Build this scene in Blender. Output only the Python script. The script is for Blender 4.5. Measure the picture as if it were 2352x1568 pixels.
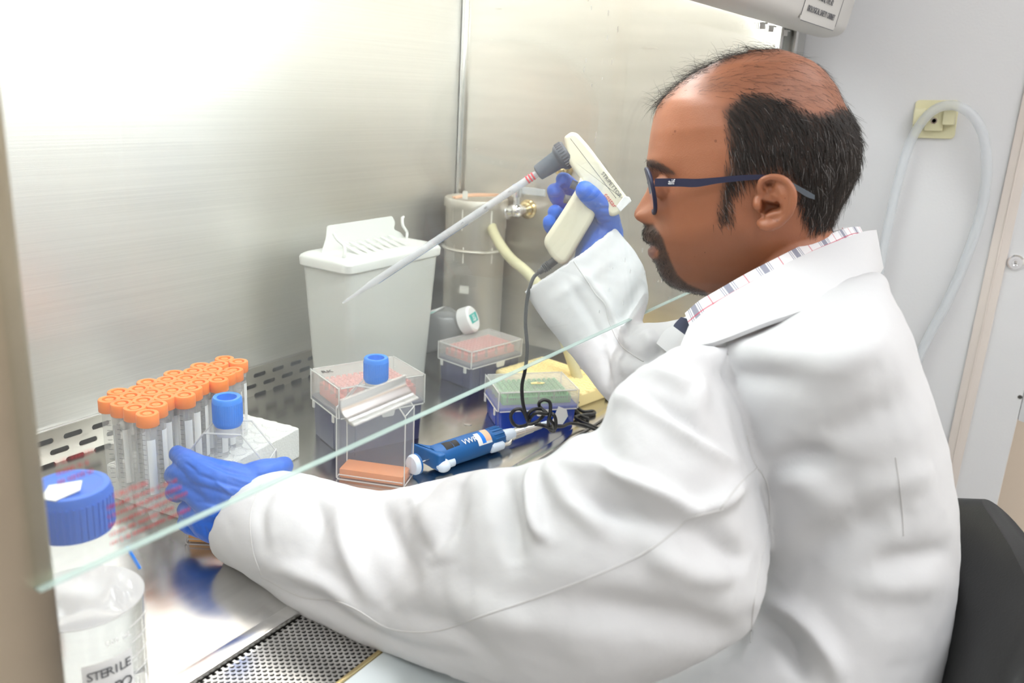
import bpy, bmesh, math, random
import numpy as np
from mathutils import Vector, Matrix, noise
from mathutils.bvhtree import BVHTree
random.seed(7); np.random.seed(7)
for o in list(bpy.data.objects): bpy.data.objects.remove(o)
SC = bpy.context.scene; COL = SC.collection
# ------------------------------------------------------------ camera
WT = 0.75                       # height of the cabinet work surface
CAM = np.array([0.0, 0.0, WT + 0.46]); FP = 1996.0; CC = np.array([1176.0, 784.0])
def camera_axes(vx=(2481, 260), vz=(793, 7435)):
    Z = np.array([vz[0]-CC[0], vz[1]-CC[1], FP]); Z = -Z/np.linalg.norm(Z)
    X = np.array([vx[0]-CC[0], vx[1]-CC[1], FP]); X -= Z*(X@Z); X /= np.linalg.norm(X)
    return np.stack([X, np.cross(Z, X), Z])
R = camera_axes()
cd = bpy.data.cameras.new('camera'); cam = bpy.data.objects.new('camera', cd); COL.objects.link(cam)
cd.sensor_width = 36.0; cd.lens = 36.0*FP/2352.0; cd.clip_start = 0.02; cd.clip_end = 50
m = Matrix.Identity(4)
for i in range(3):
    m[i][0] = R[i, 0]; m[i][1] = -R[i, 1]; m[i][2] = -R[i, 2]; m[i][3] = CAM[i]
cam.matrix_world = m; SC.camera = cam
cd.dof.use_dof = True; cd.dof.focus_distance = 0.93; cd.dof.aperture_fstop = 6.3
# ------------------------------------------------------------ world and exposure
SC.view_settings.view_transform = 'Standard'; SC.view_settings.look = 'None'
SC.view_settings.gamma = 1.0; SC.view_settings.use_curve_mapping = False
SC.view_settings.exposure = 0.12
w = bpy.data.worlds.new('world'); SC.world = w; w.use_nodes = True
w.node_tree.nodes['Background'].inputs[0].default_value = (0.9, 0.93, 1.0, 1)
w.node_tree.nodes['Background'].inputs[1].default_value = 0.35
ROOM_LIGHT = 8.8; CAB_LIGHT = 30.0
# ------------------------------------------------------------ helpers
def W(px, py, d): return CAM + (R @ np.array([px-CC[0], py-CC[1], FP]))/FP*d
def Wp(px, py, n, q):
    r = R @ np.array([px-CC[0], py-CC[1], FP]); n = np.asarray(n, float)
    return CAM + r*(((np.asarray(q, float)-CAM)@n)/(r@n))
def Wz(px, py, z): return Wp(px, py, (0, 0, 1), (0, 0, WT+z))
def Wy(px, py, y): return Wp(px, py, (0, 1, 0), (0, y, 0))
def Wx(px, py, x): return Wp(px, py, (1, 0, 0), (x, 0, 0))
def proj(P):
    P = np.atleast_2d(P); c = (P-CAM) @ R
    return CC + FP*c[:, :2]/c[:, 2:3], c[:, 2]
def nrm(v): v = np.asarray(v, float); return v/np.linalg.norm(v)
MATS = {}
def place(loc, rz=0.0): return Matrix.Translation(Vector(loc)) @ Matrix.Rotation(rz, 4, 'Z')
def thing(name, label, cat, loc=(0, 0, 0), rz=0.0, group=None, kind=None):
    o = bpy.data.objects.new(name, None); COL.objects.link(o)
    o.empty_display_size = 0.03
    o.location = Vector(loc); o.rotation_euler = (0, 0, rz); MATS[o.name] = place(loc, rz)
    tag(o, label, cat, group, kind); return o
def tag(o, label=None, cat=None, group=None, kind=None):
    if label: o['label'] = label
    if cat: o['category'] = cat
    if group: o['group'] = group
    if kind: o['kind'] = kind
    return o
class MB:
    def __init__(s): s.V = []; s.F = []; s.n = 0
    def add(s, vf, mat=None):
        V, F = vf; V = np.asarray(V, float)
        if mat is not None:
            A = np.array(mat); V = V @ A[:3, :3].T + A[:3, 3]
        s.V.append(V); s.F += [tuple(i+s.n for i in f) for f in F]; s.n += len(V); return s
    def build(s, name, mat, parent=None, world=False, sharp=35, label=None):
        V = np.concatenate(s.V)
        if parent is not None and world:
            A = np.array(MATS[parent.name].inverted()); V = V @ A[:3, :3].T + A[:3, 3]
        me = bpy.data.meshes.new(name); me.from_pydata([tuple(v) for v in V], [], s.F); me.validate()
        bm = bmesh.new(); bm.from_mesh(me); bmesh.ops.recalc_face_normals(bm, faces=bm.faces); bm.to_mesh(me); bm.free()
        me.polygons.foreach_set('use_smooth', [True]*len(me.polygons))
        if sharp: me.set_sharp_from_angle(angle=math.radians(sharp))
        if mat: me.materials.append(mat)
        o = bpy.data.objects.new(name, me); COL.objects.link(o)
        if parent is not None: o.parent = parent; MATS[o.name] = MATS.get(parent.name, Matrix.Identity(4))
        else: MATS[o.name] = Matrix.Identity(4)
        if label: o['label'] = label
        return o
def one(vf, name, mat, parent=None, world=False, sharp=35, label=None):
    return MB().add(vf).build(name, mat, parent, world, sharp, label)
def box(c, s, bev=0.0, seg=2):
    bm = bmesh.new(); bmesh.ops.create_cube(bm, size=1.0)
    for v in bm.verts: v.co = Vector((v.co.x*s[0]+c[0], v.co.y*s[1]+c[1], v.co.z*s[2]+c[2]))
    if bev > 0: bmesh.ops.bevel(bm, geom=list(bm.edges), offset=bev, segments=seg, profile=0.6, affect='EDGES')
    r = (np.array([v.co[:] for v in bm.verts]), [tuple(v.index for v in f.verts) for f in bm.faces]); bm.free(); return r
def loft(rings, caps=True, closed=True):
    n = len(rings[0]); V = np.concatenate([np.asarray(r, float) for r in rings]); F = []
    for i in range(len(rings)-1):
        for j in range(n if closed else n-1):
            k = (j+1) % n; F.append((i*n+j, i*n+k, (i+1)*n+k, (i+1)*n+j))
    if caps:
        F.append(tuple(range(n-1, -1, -1))); F.append(tuple((len(rings)-1)*n+j for j in range(n)))
    return V, F
def lathe(prof, seg=32):
    a = np.linspace(0, 2*math.pi, seg, endpoint=False)
    return loft([np.stack([max(r, 1e-5)*np.cos(a), max(r, 1e-5)*np.sin(a), np.full(seg, z)], 1) for r, z in prof])
def basis(Z, hint=(0, 0, 1)):
    Z = nrm(Z); h = np.asarray(hint, float)
    if abs(Z@nrm(h)) > .98: h = np.array([1., 0, 0])
    X = nrm(np.cross(h, Z)); return X, np.cross(Z, X), Z
def frame(o, X, Y, Z):
    m = Matrix.Identity(4)
    for i in range(3): m[i][0] = X[i]; m[i][1] = Y[i]; m[i][2] = Z[i]; m[i][3] = o[i]
    return m
def along(p, q, hint=(0, 0, 1)):
    X, Y, Z = basis(np.asarray(q)-np.asarray(p), hint); return frame(p, X, Y, Z)
def smooth_path(P, k=6):
    P = [np.asarray(p, float) for p in P]; P = [2*P[0]-P[1]]+P+[2*P[-1]-P[-2]]; out = []
    for i in range(1, len(P)-2):
        a, b, c, d = P[i-1:i+3]
        for t in np.linspace(0, 1, k, endpoint=False):
            out.append(.5*((2*b)+(-a+c)*t+(2*a-5*b+4*c-d)*t*t+(-a+3*b-3*c+d)*t**3))
    out.append(P[-2]); return np.array(out)
def tube(P, r, seg=10, k=6, round_ends=False, caps=True):
    P = np.asarray(P, float); rr = np.full(len(P), r) if np.isscalar(r) else np.asarray(r, float)
    if k:
        Q = smooth_path(np.column_stack([P, rr]), k); P = Q[:, :3]; rr = Q[:, 3]
    T = np.gradient(P, axis=0); T /= np.linalg.norm(T, axis=1)[:, None]+1e-12
    X, Y, _ = basis(T[0]); a = np.linspace(0, 2*math.pi, seg, endpoint=False); rings = []
    def ring(c, X, Y, r): return c + r*(np.cos(a)[:, None]*X+np.sin(a)[:, None]*Y)
    for i in range(len(P)):
        X = nrm(X-T[i]*(X@T[i])); Y = np.cross(T[i], X)
        if i == 0 and round_ends:
            for t in (80, 60, 40, 20): t = math.radians(t); rings.append(ring(P[0]-T[0]*rr[0]*math.sin(t), X, Y, rr[0]*math.cos(t)))
        rings.append(ring(P[i], X, Y, rr[i]))
        if i == len(P)-1 and round_ends:
            for t in (20, 40, 60, 80): t = math.radians(t); rings.append(ring(P[i]+T[i]*rr[i]*math.sin(t), X, Y, rr[i]*math.cos(t)))
    return loft(rings, caps)
def offset2(P, d):
    P = np.asarray(P, float); n = len(P); out = []
    A = 0.5*np.sum(P[:, 0]*np.roll(P[:, 1], -1)-np.roll(P[:, 0], -1)*P[:, 1]); s = 1 if A > 0 else -1
    for i in range(n):
        a = P[i]-P[i-1]; b = P[(i+1) % n]-P[i]; a = a/(np.linalg.norm(a)+1e-9); b = b/(np.linalg.norm(b)+1e-9)
        na = np.array([-a[1], a[0]])*s; nb = np.array([-b[1], b[0]])*s; t = na+nb; t /= max((t@t)/2, .35)
        out.append(P[i]+t*d)
    return np.array(out)
def prism(P, t, bev=0.0, z0=None, flat=True):
    z0 = -t/2 if z0 is None else z0; P = np.asarray(P, float)
    def r(P, z): return np.column_stack([P, np.full(len(P), z)])
    if bev <= 0: return loft([r(P, z0), r(P, z0+t)])
    rings = []
    for k in range(5): a = math.pi/2*k/4; rings.append(r(offset2(P, bev*(1-math.sin(a))), z0+bev*(1-math.cos(a))))
    for k in range(4, -1, -1): a = math.pi/2*k/4; rings.append(r(offset2(P, bev*(1-math.sin(a))), z0+t-bev*(1-math.cos(a))))
    if not flat: return loft(rings)
    V, F = loft(rings, False); n = len(P); k = len(V); V = np.concatenate([V, rings[0], rings[-1]])   # caps keep their own vertices: flat shading
    return V, F+[tuple(range(k+n-1, k-1, -1)), tuple(range(k+n, k+2*n))]
def rrect(sx, sy, r, seg=5):
    out = []
    for cx, cy, a0 in ((1, 1, 0), (-1, 1, 90), (-1, -1, 180), (1, -1, 270)):
        for k in range(seg+1):
            a = math.radians(a0+90*k/seg); out.append((cx*(sx/2-r)+r*math.cos(a), cy*(sy/2-r)+r*math.sin(a)))
    return np.array(out)
def round_poly(P, r, seg=4):
    P = np.asarray(P, float); n = len(P); out = []
    rs = [r]*n if np.isscalar(r) else r
    for i in range(n):
        a, b, c = P[i-1], P[i], P[(i+1) % n]; la = np.linalg.norm(a-b); lc = np.linalg.norm(c-b); q = min(rs[i], la*.45, lc*.45)
        p0 = b+(a-b)/la*q; p1 = b+(c-b)/lc*q
        for k in range(seg+1): t = k/seg; out.append((1-t)**2*p0+2*t*(1-t)*b+t*t*p1)
    return np.array(out)
def rring(sx, sy, r, z, cx=0, cy=0, seg=5):
    p = rrect(sx, sy, r, seg); return np.column_stack([p[:, 0]+cx, p[:, 1]+cy, np.full(len(p), z)])
def sphere(c, r, seg=20, sq=(1, 1, 1)):
    pr = [(r*math.sin(math.pi*i/12), -r*math.cos(math.pi*i/12)) for i in range(13)]
    V, F = lathe(pr, seg); return V*np.array(sq)+np.array(c), F
def text(s, size, mat, name, parent, origin, X, Y, world=True, depth=0.0002, align='CENTER', shear=0.0):
    cu = bpy.data.curves.new('t', 'FONT'); cu.body = s; cu.size = size; cu.align_x = align; cu.align_y = 'CENTER'
    cu.extrude = depth; cu.shear = shear; cu.resolution_u = 2
    t = bpy.data.objects.new('t', cu); COL.objects.link(t); dg = bpy.context.evaluated_depsgraph_get()
    me = bpy.data.meshes.new_from_object(t.evaluated_get(dg)); bpy.data.objects.remove(t)
    V = np.array([v.co[:] for v in me.vertices]); F = [tuple(p.vertices) for p in me.polygons]; bpy.data.meshes.remove(me)
    X = nrm(X); Y = nrm(np.asarray(Y)-X*(np.asarray(Y)@X)); Z = np.cross(X, Y)
    return MB().add((V, F), frame(origin, X, Y, Z)).build(name, mat, parent, world, 0)
def union(parts, voxel, smooth=4, factor=0.5):
    b = MB()
    for p in parts: b.add(p)
    o = b.build('tmp', None, None, False, 0)
    md = o.modifiers.new('r', 'REMESH'); md.mode = 'VOXEL'; md.voxel_size = voxel; md.use_smooth_shade = True
    if smooth: sm = o.modifiers.new('s', 'SMOOTH'); sm.iterations = smooth; sm.factor = factor
    dg = bpy.context.evaluated_depsgraph_get(); me = bpy.data.meshes.new_from_object(o.evaluated_get(dg))
    V = np.empty(len(me.vertices)*3); me.vertices.foreach_get('co', V); V = V.reshape(-1, 3)
    N = np.empty(len(me.vertices)*3); me.vertices.foreach_get('normal', N); N = N.reshape(-1, 3)
    F = [tuple(p.vertices) for p in me.polygons]
    d = o.data; bpy.data.objects.remove(o); bpy.data.meshes.remove(d); bpy.data.meshes.remove(me)
    return V, F, N
def copy_tree(o, parent=None):
    c = o.copy(); COL.objects.link(c)
    if parent is not None: c.parent = parent
    for ch in list(o.children): copy_tree(ch, c)
    return c
# ------------------------------------------------------------ materials
def lin(r, g, b): return tuple(((x/255)/12.92 if x/255 <= .04045 else ((x/255+.055)/1.055)**2.4) for x in (r, g, b))
def mat(name, col, rough=.5, metal=0.0, alpha=1.0, spec=.5, bump=None, emit=None, sss=0.0, coat=0.0):
    m = bpy.data.materials.new(name); m.use_nodes = True; nt = m.node_tree; p = nt.nodes['Principled BSDF']
    p.inputs['Base Color'].default_value = (*col, 1); p.inputs['Roughness'].default_value = rough
    p.inputs['Metallic'].default_value = metal; p.inputs['Alpha'].default_value = alpha
    p.inputs['Specular IOR Level'].default_value = spec; p.inputs['Coat Weight'].default_value = coat
    if sss: p.inputs['Subsurface Weight'].default_value = sss; p.inputs['Subsurface Radius'].default_value = (.012, .004, .002); p.inputs['Subsurface Scale'].default_value = .5
    if emit: p.inputs['Emission Color'].default_value = (*emit[0], 1); p.inputs['Emission Strength'].default_value = emit[1]
    if bump:
        tc = nt.nodes.new('ShaderNodeTexCoord'); mp = nt.nodes.new('ShaderNodeMapping'); mp.inputs['Scale'].default_value = bump[0]
        nz = nt.nodes.new('ShaderNodeTexNoise'); nz.inputs['Scale'].default_value = 1; nz.inputs['Detail'].default_value = 4
        b = nt.nodes.new('ShaderNodeBump'); b.inputs['Strength'].default_value = bump[1]; b.inputs['Distance'].default_value = bump[2]
        nt.links.new(tc.outputs['Object'], mp.inputs[0]); nt.links.new(mp.outputs[0], nz.inputs[0])
        nt.links.new(nz.outputs[0], b.inputs['Height']); nt.links.new(b.outputs[0], p.inputs['Normal'])
        m['noise'] = 1
    return m
def node(nt, t, **kw):
    n = nt.nodes.new(t)
    for k, v in kw.items(): setattr(n, k, v)
    return n
def mathn(nt, op, a, b=None, c=None):
    n = node(nt, 'ShaderNodeMath', operation=op)
    for i, x in enumerate((a, b, c)):
        if x is None: continue
        if isinstance(x, (int, float)): n.inputs[i].default_value = x
        else: nt.links.new(x, n.inputs[i])
    return n.outputs[0]
def steel(name, col, rough, scale, strength=.15, var=.12, aniso=0.0):
    m = mat(name, col, rough, 1.0); nt = m.node_tree; p = nt.nodes['Principled BSDF']; L = nt.links
    tc = node(nt, 'ShaderNodeTexCoord'); mp = node(nt, 'ShaderNodeMapping'); mp.inputs['Scale'].default_value = scale
    nz = node(nt, 'ShaderNodeTexNoise'); nz.inputs['Scale'].default_value = 1; nz.inputs['Detail'].default_value = 3
    L.new(tc.outputs['Object'], mp.inputs[0]); L.new(mp.outputs[0], nz.inputs[0])
    b = node(nt, 'ShaderNodeBump'); b.inputs['Strength'].default_value = strength; b.inputs['Distance'].default_value = .001
    L.new(nz.outputs[0], b.inputs['Height']); L.new(b.outputs[0], p.inputs['Normal'])
    n2 = node(nt, 'ShaderNodeTexNoise'); n2.inputs['Scale'].default_value = 6; n2.inputs['Detail'].default_value = 4; L.new(tc.outputs['Object'], n2.inputs[0])
    L.new(mathn(nt, 'ADD', mathn(nt, 'MULTIPLY', n2.outputs[0], var), mathn(nt, 'ADD', mathn(nt, 'MULTIPLY', nz.outputs[0], .1), rough-.05-var*.5)), p.inputs['Roughness'])
    if aniso:
        p.inputs['Anisotropic'].default_value = aniso; tg = node(nt, 'ShaderNodeCombineXYZ'); tg.inputs[2].default_value = 1.0; L.new(tg.outputs[0], p.inputs['Tangent'])
    mx = node(nt, 'ShaderNodeMix', data_type='RGBA'); mx.inputs[6].default_value = (*[c*.86 for c in col], 1); mx.inputs[7].default_value = (*[min(1, c*1.06) for c in col], 1)
    L.new(nz.outputs[0], mx.inputs[0]); L.new(mx.outputs[2], p.inputs['Base Color'])
    return m
M = {}
M['steel_wall'] = steel('brushed_steel', (.91, .89, .855), .40, (2.2, 2.2, 520), .10, .03, .6)
M['steel_side'] = steel('side_steel', (.72, .68, .61), .30, (6, 6, 60), .04, .06, .4)
M['steel_floor'] = steel('work_surface_steel', (.66, .65, .63), .21, (14, 90, 14), .04, .10)
M['steel_frame'] = steel('frame_steel', (.55, .47, .37), .38, (20, 20, 20), .05)
M['steel'] = mat('polished_steel', (.72, .71, .69), .2, 1)
M['chrome'] = mat('chrome', (.85, .85, .86), .08, 1)
M['can'] = steel('canister_steel', (.58, .55, .48), .50, (60, 60, 3), .10)
M['brass'] = mat('brass', (.65, .52, .28), .25, 1)
M['white_enamel'] = mat('white_enamel', (.70, .70, .71), .32, 0, 1, .5, ((260, 260, 260), .35, .0006))
M['grey_enamel'] = mat('grey_enamel', (.36, .36, .35), .45)
M['hood'] = mat('hood_paint', (.60, .58, .55), .38)
M['lip'] = mat('lip_paint', (.58, .63, .64), .4)
M['trim'] = mat('cream_trim', (.70, .63, .58), .5)
M['wall'] = mat('wall_paint', (.74, .73, .70), .8)
M['beige'] = mat('beige_wall', (.80, .69, .57), .85, 0, 1, .3, ((40, 40, 40), .1, .001))
M['ceiling'] = mat('ceiling_paint', (.82, .82, .80), .9)
M['floorm'] = mat('floor_vinyl', (.50, .48, .45), .45, 0, 1, .5, ((12, 12, 12), .05, .001))
M['foam'] = mat('white_foam', (.82, .82, .79), .85, 0, 1, .2, ((420, 420, 420), .9, .0018))
M['orange'] = mat('orange_cap', (.95, .24, .035), .42, sss=0)
M['tube'] = mat('clear_tube', (.86, .85, .86), .18, 0, .26)
M['pipglass'] = mat('clear_pipette', (.80, .80, .83), .1, 0, .36)
M['ink'] = mat('black_ink', (.02, .02, .02), .6)
M['greyink'] = mat('grey_ink', (.12, .12, .13), .6)
M['redink'] = mat('red_ink', (.65, .06, .07), .6)
M['whiteink'] = mat('white_ink', (.85, .85, .85), .6)
M['paper'] = mat('white_label', (.80, .80, .80), .6)
M['paperm'] = mat('masking_paper', (.76, .74, .66), .7)
M['clear'] = mat('clear_polystyrene', (.80, .80, .80), .06, 0, .14)
M['clearedge'] = mat('clear_edge', (.78, .76, .74), .12, 0, .55)
M['blue_cap'] = mat('blue_cap', (.01, .20, .75), .38)
M['medium'] = mat('orange_medium', (.86, .36, .16), .1, 0, .58)
M['medium2'] = mat('amber_medium', (.93, .46, .09), .1, 0, .72)
M['navy'] = mat('navy_plastic', (.030, .032, .105), .35)
M['blue'] = mat('blue_plastic', (.004, .045, .40), .25)
M['pink'] = mat('pink_tray', (.90, .20, .16), .45)
M['green'] = mat('green_tray', (.12, .52, .18), .45)
M['lid'] = mat('frosted_lid', (.82, .80, .76), .3, 0, .25)
M['lidedge'] = mat('lid_edge', (.85, .84, .80), .3, 0, .7)
M['yellow'] = mat('yellow_plastic', (.88, .72, .34), .5)
M['sharps'] = mat('milky_polypropylene', (.76, .77, .72), .4, 0, .66)
M['sharpslid'] = mat('white_polypropylene', (.76, .77, .73), .4, 0, .88)
M['ivory'] = mat('ivory_plastic', (.74, .70, .54), .36)
M['charcoal'] = mat('charcoal_rubber', (.085, .10, .12), .5)
M['black'] = mat('black_plastic', (.018, .018, .02), .45)
M['cable'] = mat('black_cable', (.012, .012, .013), .42)
M['leather'] = mat('black_vinyl', (.018, .018, .018), .42, 0, 1, .4, ((500, 500, 500), .25, .0006))
M['pip_blue'] = mat('pipette_blue', (.012, .11, .33), .4)
M['pip_white'] = mat('pipette_white', (.66, .74, .84), .4)
M['teal'] = mat('teal_label', (.0, .42, .36), .5)
M['tan'] = mat('tan_label', (.80, .50, .33), .6)
M['hose'] = mat('clear_hose', (.72, .75, .78), .12, 0, .42)
M['hose_y'] = mat('aged_rubber_hose', (.66, .62, .38), .35, 0, .88)
M['hook'] = mat('yellowed_plastic', (.74, .70, .46), .4)
M['glove'] = mat('nitrile_glove', (.020, .125, .60), .40, 0, 1, .4, ((160, 160, 160), .35, .002))
M['coat'] = mat('white_coat_cotton', (.60, .60, .607), .85, 0, 1, .15, ((30, 30, 30), .25, .004))
M['seam'] = mat('coat_seam', (.55, .545, .54), .9)
M['navyframe'] = mat('navy_frame', (.007, .008, .036), .5)
M['lens'] = mat('spectacle_lens', (.55, .55, .8), .03, 0, .22)
M['trouser'] = mat('dark_trousers', (.03, .03, .04), .9)
M['hair'] = mat('black_hair', (.024, .018, .015), .5)
M['hairgrey'] = mat('grey_hair', (.30, .28, .27), .5)
M['eye'] = mat('eye_white', (.75, .70, .66), .2)
def emissive(name, col, s):
    m = bpy.data.materials.new(name); m.use_nodes = True; nt = m.node_tree; nt.nodes.remove(nt.nodes['Principled BSDF'])
    e = node(nt, 'ShaderNodeEmission'); e.inputs[0].default_value = (*col, 1); e.inputs[1].default_value = s
    nt.links.new(e.outputs[0], nt.nodes['Material Output'].inputs[0]); return m
M['room_lamp'] = emissive('ceiling_diffuser', (.97, .98, 1.0), ROOM_LIGHT)
M['cab_lamp'] = emissive('fluorescent_tube', (.93, .97, 1.0), CAB_LIGHT)
def sash_glass():
    m = bpy.data.materials.new('sash_glass'); m.use_nodes = True; nt = m.node_tree; L = nt.links; nt.nodes.remove(nt.nodes['Principled BSDF'])
    tr = node(nt, 'ShaderNodeBsdfTransparent'); tr.inputs[0].default_value = (.965, .985, .975, 1)
    gl = node(nt, 'ShaderNodeBsdfGlossy'); gl.inputs['Roughness'].default_value = .01
    df = node(nt, 'ShaderNodeBsdfDiffuse'); df.inputs[0].default_value = (.85, .86, .86, 1)
    fr = node(nt, 'ShaderNodeFresnel'); ge = node(nt, 'ShaderNodeNewGeometry'); L.new(mathn(nt, 'MULTIPLY_ADD', ge.outputs['Backfacing'], 1/1.36-1.36, 1.36), fr.inputs[0])
    m1 = node(nt, 'ShaderNodeMixShader'); L.new(fr.outputs[0], m1.inputs[0]); L.new(tr.outputs[0], m1.inputs[1]); L.new(gl.outputs[0], m1.inputs[2])
    tc = node(nt, 'ShaderNodeTexCoord'); vo = node(nt, 'ShaderNodeTexVoronoi'); mp = node(nt, 'ShaderNodeMapping'); mp.inputs['Scale'].default_value = (70, 70, 38)
    L.new(tc.outputs['Object'], mp.inputs[0]); L.new(mp.outputs[0], vo.inputs[0]); vo.inputs['Scale'].default_value = 1
    wn = node(nt, 'ShaderNodeTexNoise'); wn.inputs['Scale'].default_value = 5; L.new(tc.outputs['Object'], wn.inputs[0])
    spot = mathn(nt, 'MULTIPLY', mathn(nt, 'LESS_THAN', vo.outputs['Distance'], .11), mathn(nt, 'GREATER_THAN', wn.outputs[0], .53))
    sx = node(nt, 'ShaderNodeSeparateXYZ'); L.new(tc.outputs['Object'], sx.inputs[0])
    spot = mathn(nt, 'MULTIPLY', spot, mathn(nt, 'GREATER_THAN', sx.outputs[0], .70))
    sm = node(nt, 'ShaderNodeTexNoise'); sm.inputs['Scale'].default_value = 7; sm.inputs['Detail'].default_value = 5; L.new(tc.outputs['Object'], sm.inputs[0])
    f = mathn(nt, 'ADD', mathn(nt, 'MULTIPLY', spot, .30), mathn(nt, 'MULTIPLY_ADD', sm.outputs[0], .045, .012))
    m2 = node(nt, 'ShaderNodeMixShader'); L.new(f, m2.inputs[0]); L.new(m1.outputs[0], m2.inputs[1]); L.new(df.outputs[0], m2.inputs[2])
    L.new(m2.outputs[0], nt.nodes['Material Output'].inputs[0]); return m
M['glass'] = sash_glass()
M['glassedge'] = mat('glass_edge', (.56, .70, .66), .25, 0, .55)
def perforated(name, base, px, py, r, kind):
    """steel sheet with real see-through holes: hex grid of circles, or staggered slots"""
    nt = base.node_tree; m = base.copy(); m.name = name; nt = m.node_tree; L = nt.links; p = nt.nodes['Principled BSDF']
    tc = node(nt, 'ShaderNodeTexCoord'); s = node(nt, 'ShaderNodeSeparateXYZ'); L.new(tc.outputs['Object'], s.inputs[0])
    u = s.outputs[0]; v = s.outputs[1] if kind == 'hex' else s.outputs[2]
    def cell(ou, ov):
        a = mathn(nt, 'SUBTRACT', mathn(nt, 'FRACT', mathn(nt, 'ADD', mathn(nt, 'DIVIDE', u, px), ou)), .5)
        b = mathn(nt, 'SUBTRACT', mathn(nt, 'FRACT', mathn(nt, 'ADD', mathn(nt, 'DIVIDE', v, py), ov)), .5)
        a = mathn(nt, 'ABSOLUTE', mathn(nt, 'MULTIPLY', a, px)); b = mathn(nt, 'ABSOLUTE', mathn(nt, 'MULTIPLY', b, py))
        if kind != 'hex': a = mathn(nt, 'MAXIMUM', mathn(nt, 'SUBTRACT', a, .0085), 0.0)
        d = mathn(nt, 'SQRT', mathn(nt, 'ADD', mathn(nt, 'MULTIPLY', a, a), mathn(nt, 'MULTIPLY', b, b)))
        return mathn(nt, 'LESS_THAN', d, r)
    hole = mathn(nt, 'MAXIMUM', cell(0, 0), cell(.5, .5))
    if kind != 'hex':
        hole = mathn(nt, 'MULTIPLY', hole, mathn(nt, 'MULTIPLY', mathn(nt, 'GREATER_THAN', v, -.0225), mathn(nt, 'LESS_THAN', v, .0225)))
    L.new(mathn(nt, 'SUBTRACT', 1.0, hole), p.inputs['Alpha']); return m
M['grille'] = perforated('perforated_grille', M['steel'], .0058, .0082, .00185, 'hex')
M['slots'] = perforated('slotted_steel', M['steel_side'], .036, .030, .0033, 'slot')
# ------------------------------------------------------------ room
def struct(name, vf, m): o = one(vf, name, m); o['kind'] = 'structure'; return o
RX0, RX1, RY0, RY1, RZ = -2.2, 2.5, -2.9, 1.35, 2.75
struct('floor', box(((RX0+RX1)/2, (RY0+RY1)/2, -.05), (RX1-RX0, RY1-RY0, .1)), M['floorm'])
struct('ceiling', box(((RX0+RX1)/2, (RY0+RY1)/2, RZ+.05), (RX1-RX0, RY1-RY0, .1)), M['ceiling'])
struct('wall_left', box((RX0-.05, (RY0+RY1)/2, RZ/2), (.1, RY1-RY0, RZ)), M['wall'])
struct('wall_right', box((RX1+.05, (RY0+RY1)/2, RZ/2), (.1, RY1-RY0, RZ)), M['beige'])
struct('wall_back', box(((RX0+RX1)/2, RY1+.05, RZ/2), (RX1-RX0, .1, RZ)), M['wall'])
struct('wall_front', box(((RX0+RX1)/2, RY0-.05, RZ/2), (RX1-RX0, .1, RZ)), M['wall'])
for i, (x, y) in enumerate([(-1.0, -1.9), (.4, -1.9), (1.8, -1.9), (-1.0, -.75), (.4, -.75), (1.8, -.75)]):
    t = thing('ceiling_light', 'recessed ceiling light panel above the room, %s row, %s' % (('rear', 'cabinet-side')[i//3], ('left', 'middle', 'right')[i % 3]), 'ceiling light', (x, y, RZ))
    b = MB()
    for s in (-1, 1): b.add(box((s*.30, 0, -.01), (.03, 1.03, .025), .003)); b.add(box((0, s*.5, -.01), (.57, .03, .025), .003))
    b.build('frame', M['ceiling'], t); one(box((0, 0, -.005), (.57, .97, .01)), 'diffuser', M['room_lamp'], t)
# ------------------------------------------------------------ biological safety cabinet
XL, XR, YB, YS, ZS = .165, 1.316, .94, .39, .2053
bsc = thing('biological_safety_cabinet', 'stainless steel biological safety cabinet with glass sash and perforated front grille', 'safety cabinet', (0, 0, 0))
MATS[bsc.name] = Matrix.Identity(4)
def cb(name, vf, m, par=None, label=None, loc=None):
    o = one(vf, name, m, par or bsc, False, 35, label)
    if loc: o.location = loc
    return o
T = WT
cb('back_panel', box(((XL+XR)/2, YB+.006, T+.04+.40), (XR-XL, .012, .80)), M['steel_wall'])
sp = cb('return_slot_panel', box((0, 0, 0), (XR-XL, .0015, .056)), M['slots'], loc=((XL+XR)/2, YB-.0045, T+.014)); sp.location.z = T+.0145
cb('slot_recess', box(((XL+XR)/2, YB+.012, T+.01), (XR-XL, .006, .08)), M['black'])
cb('slot_panel_lip', box(((XL+XR)/2, YB-.0025, T+.0425), (XR-XL, .004, .0012)), M['steel'])
cb('right_side_panel', box((XR+.006, (YS+YB)/2, T+.42), (.012, YB-YS, .84)), M['steel_side'])
cb('left_side_panel', box((XL-.006, (YS+YB)/2+.02, T+.42), (.012, YB-YS-.04, .84)), M['steel_side'])
cb('corner_cove', tube([(XR-.004, YB-.006, T+.002), (XR-.004, YB-.006, T+.8)], .006, 12, 0), M['steel'])
cb('work_surface', box(((XL+XR)/2, (.5102+YB)/2, T-.006), (XR-XL, YB-.5102, .012), .001), M['steel_floor'])
cb('work_surface_rim', box(((XL+XR)/2, .5020, T-.005), (XR-XL, .0158, .0125), .0015), M['steel'])
cb('surface_button', lathe([(0, 0), (.0055, 0), (.0055, .0004), (0, .0006)], 24), M['steel'], None, None, (.93, .632, T+.0001))
g = cb('front_grille', box((0, 0, 0), (XR-XL, .0845, .0012)), M['grille'], None, 'perforated grille with round holes', ((XL+XR)/2, .4505, T-.004))
cb('grille_trough', box(((XL+XR)/2, .4505, T-.06), (XR-XL, .09, .004)), M['black'])
cb('trough_wall', box(((XL+XR)/2, .4065, T-.035), (XR-XL, .003, .055)), M['steel_frame'])
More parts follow.
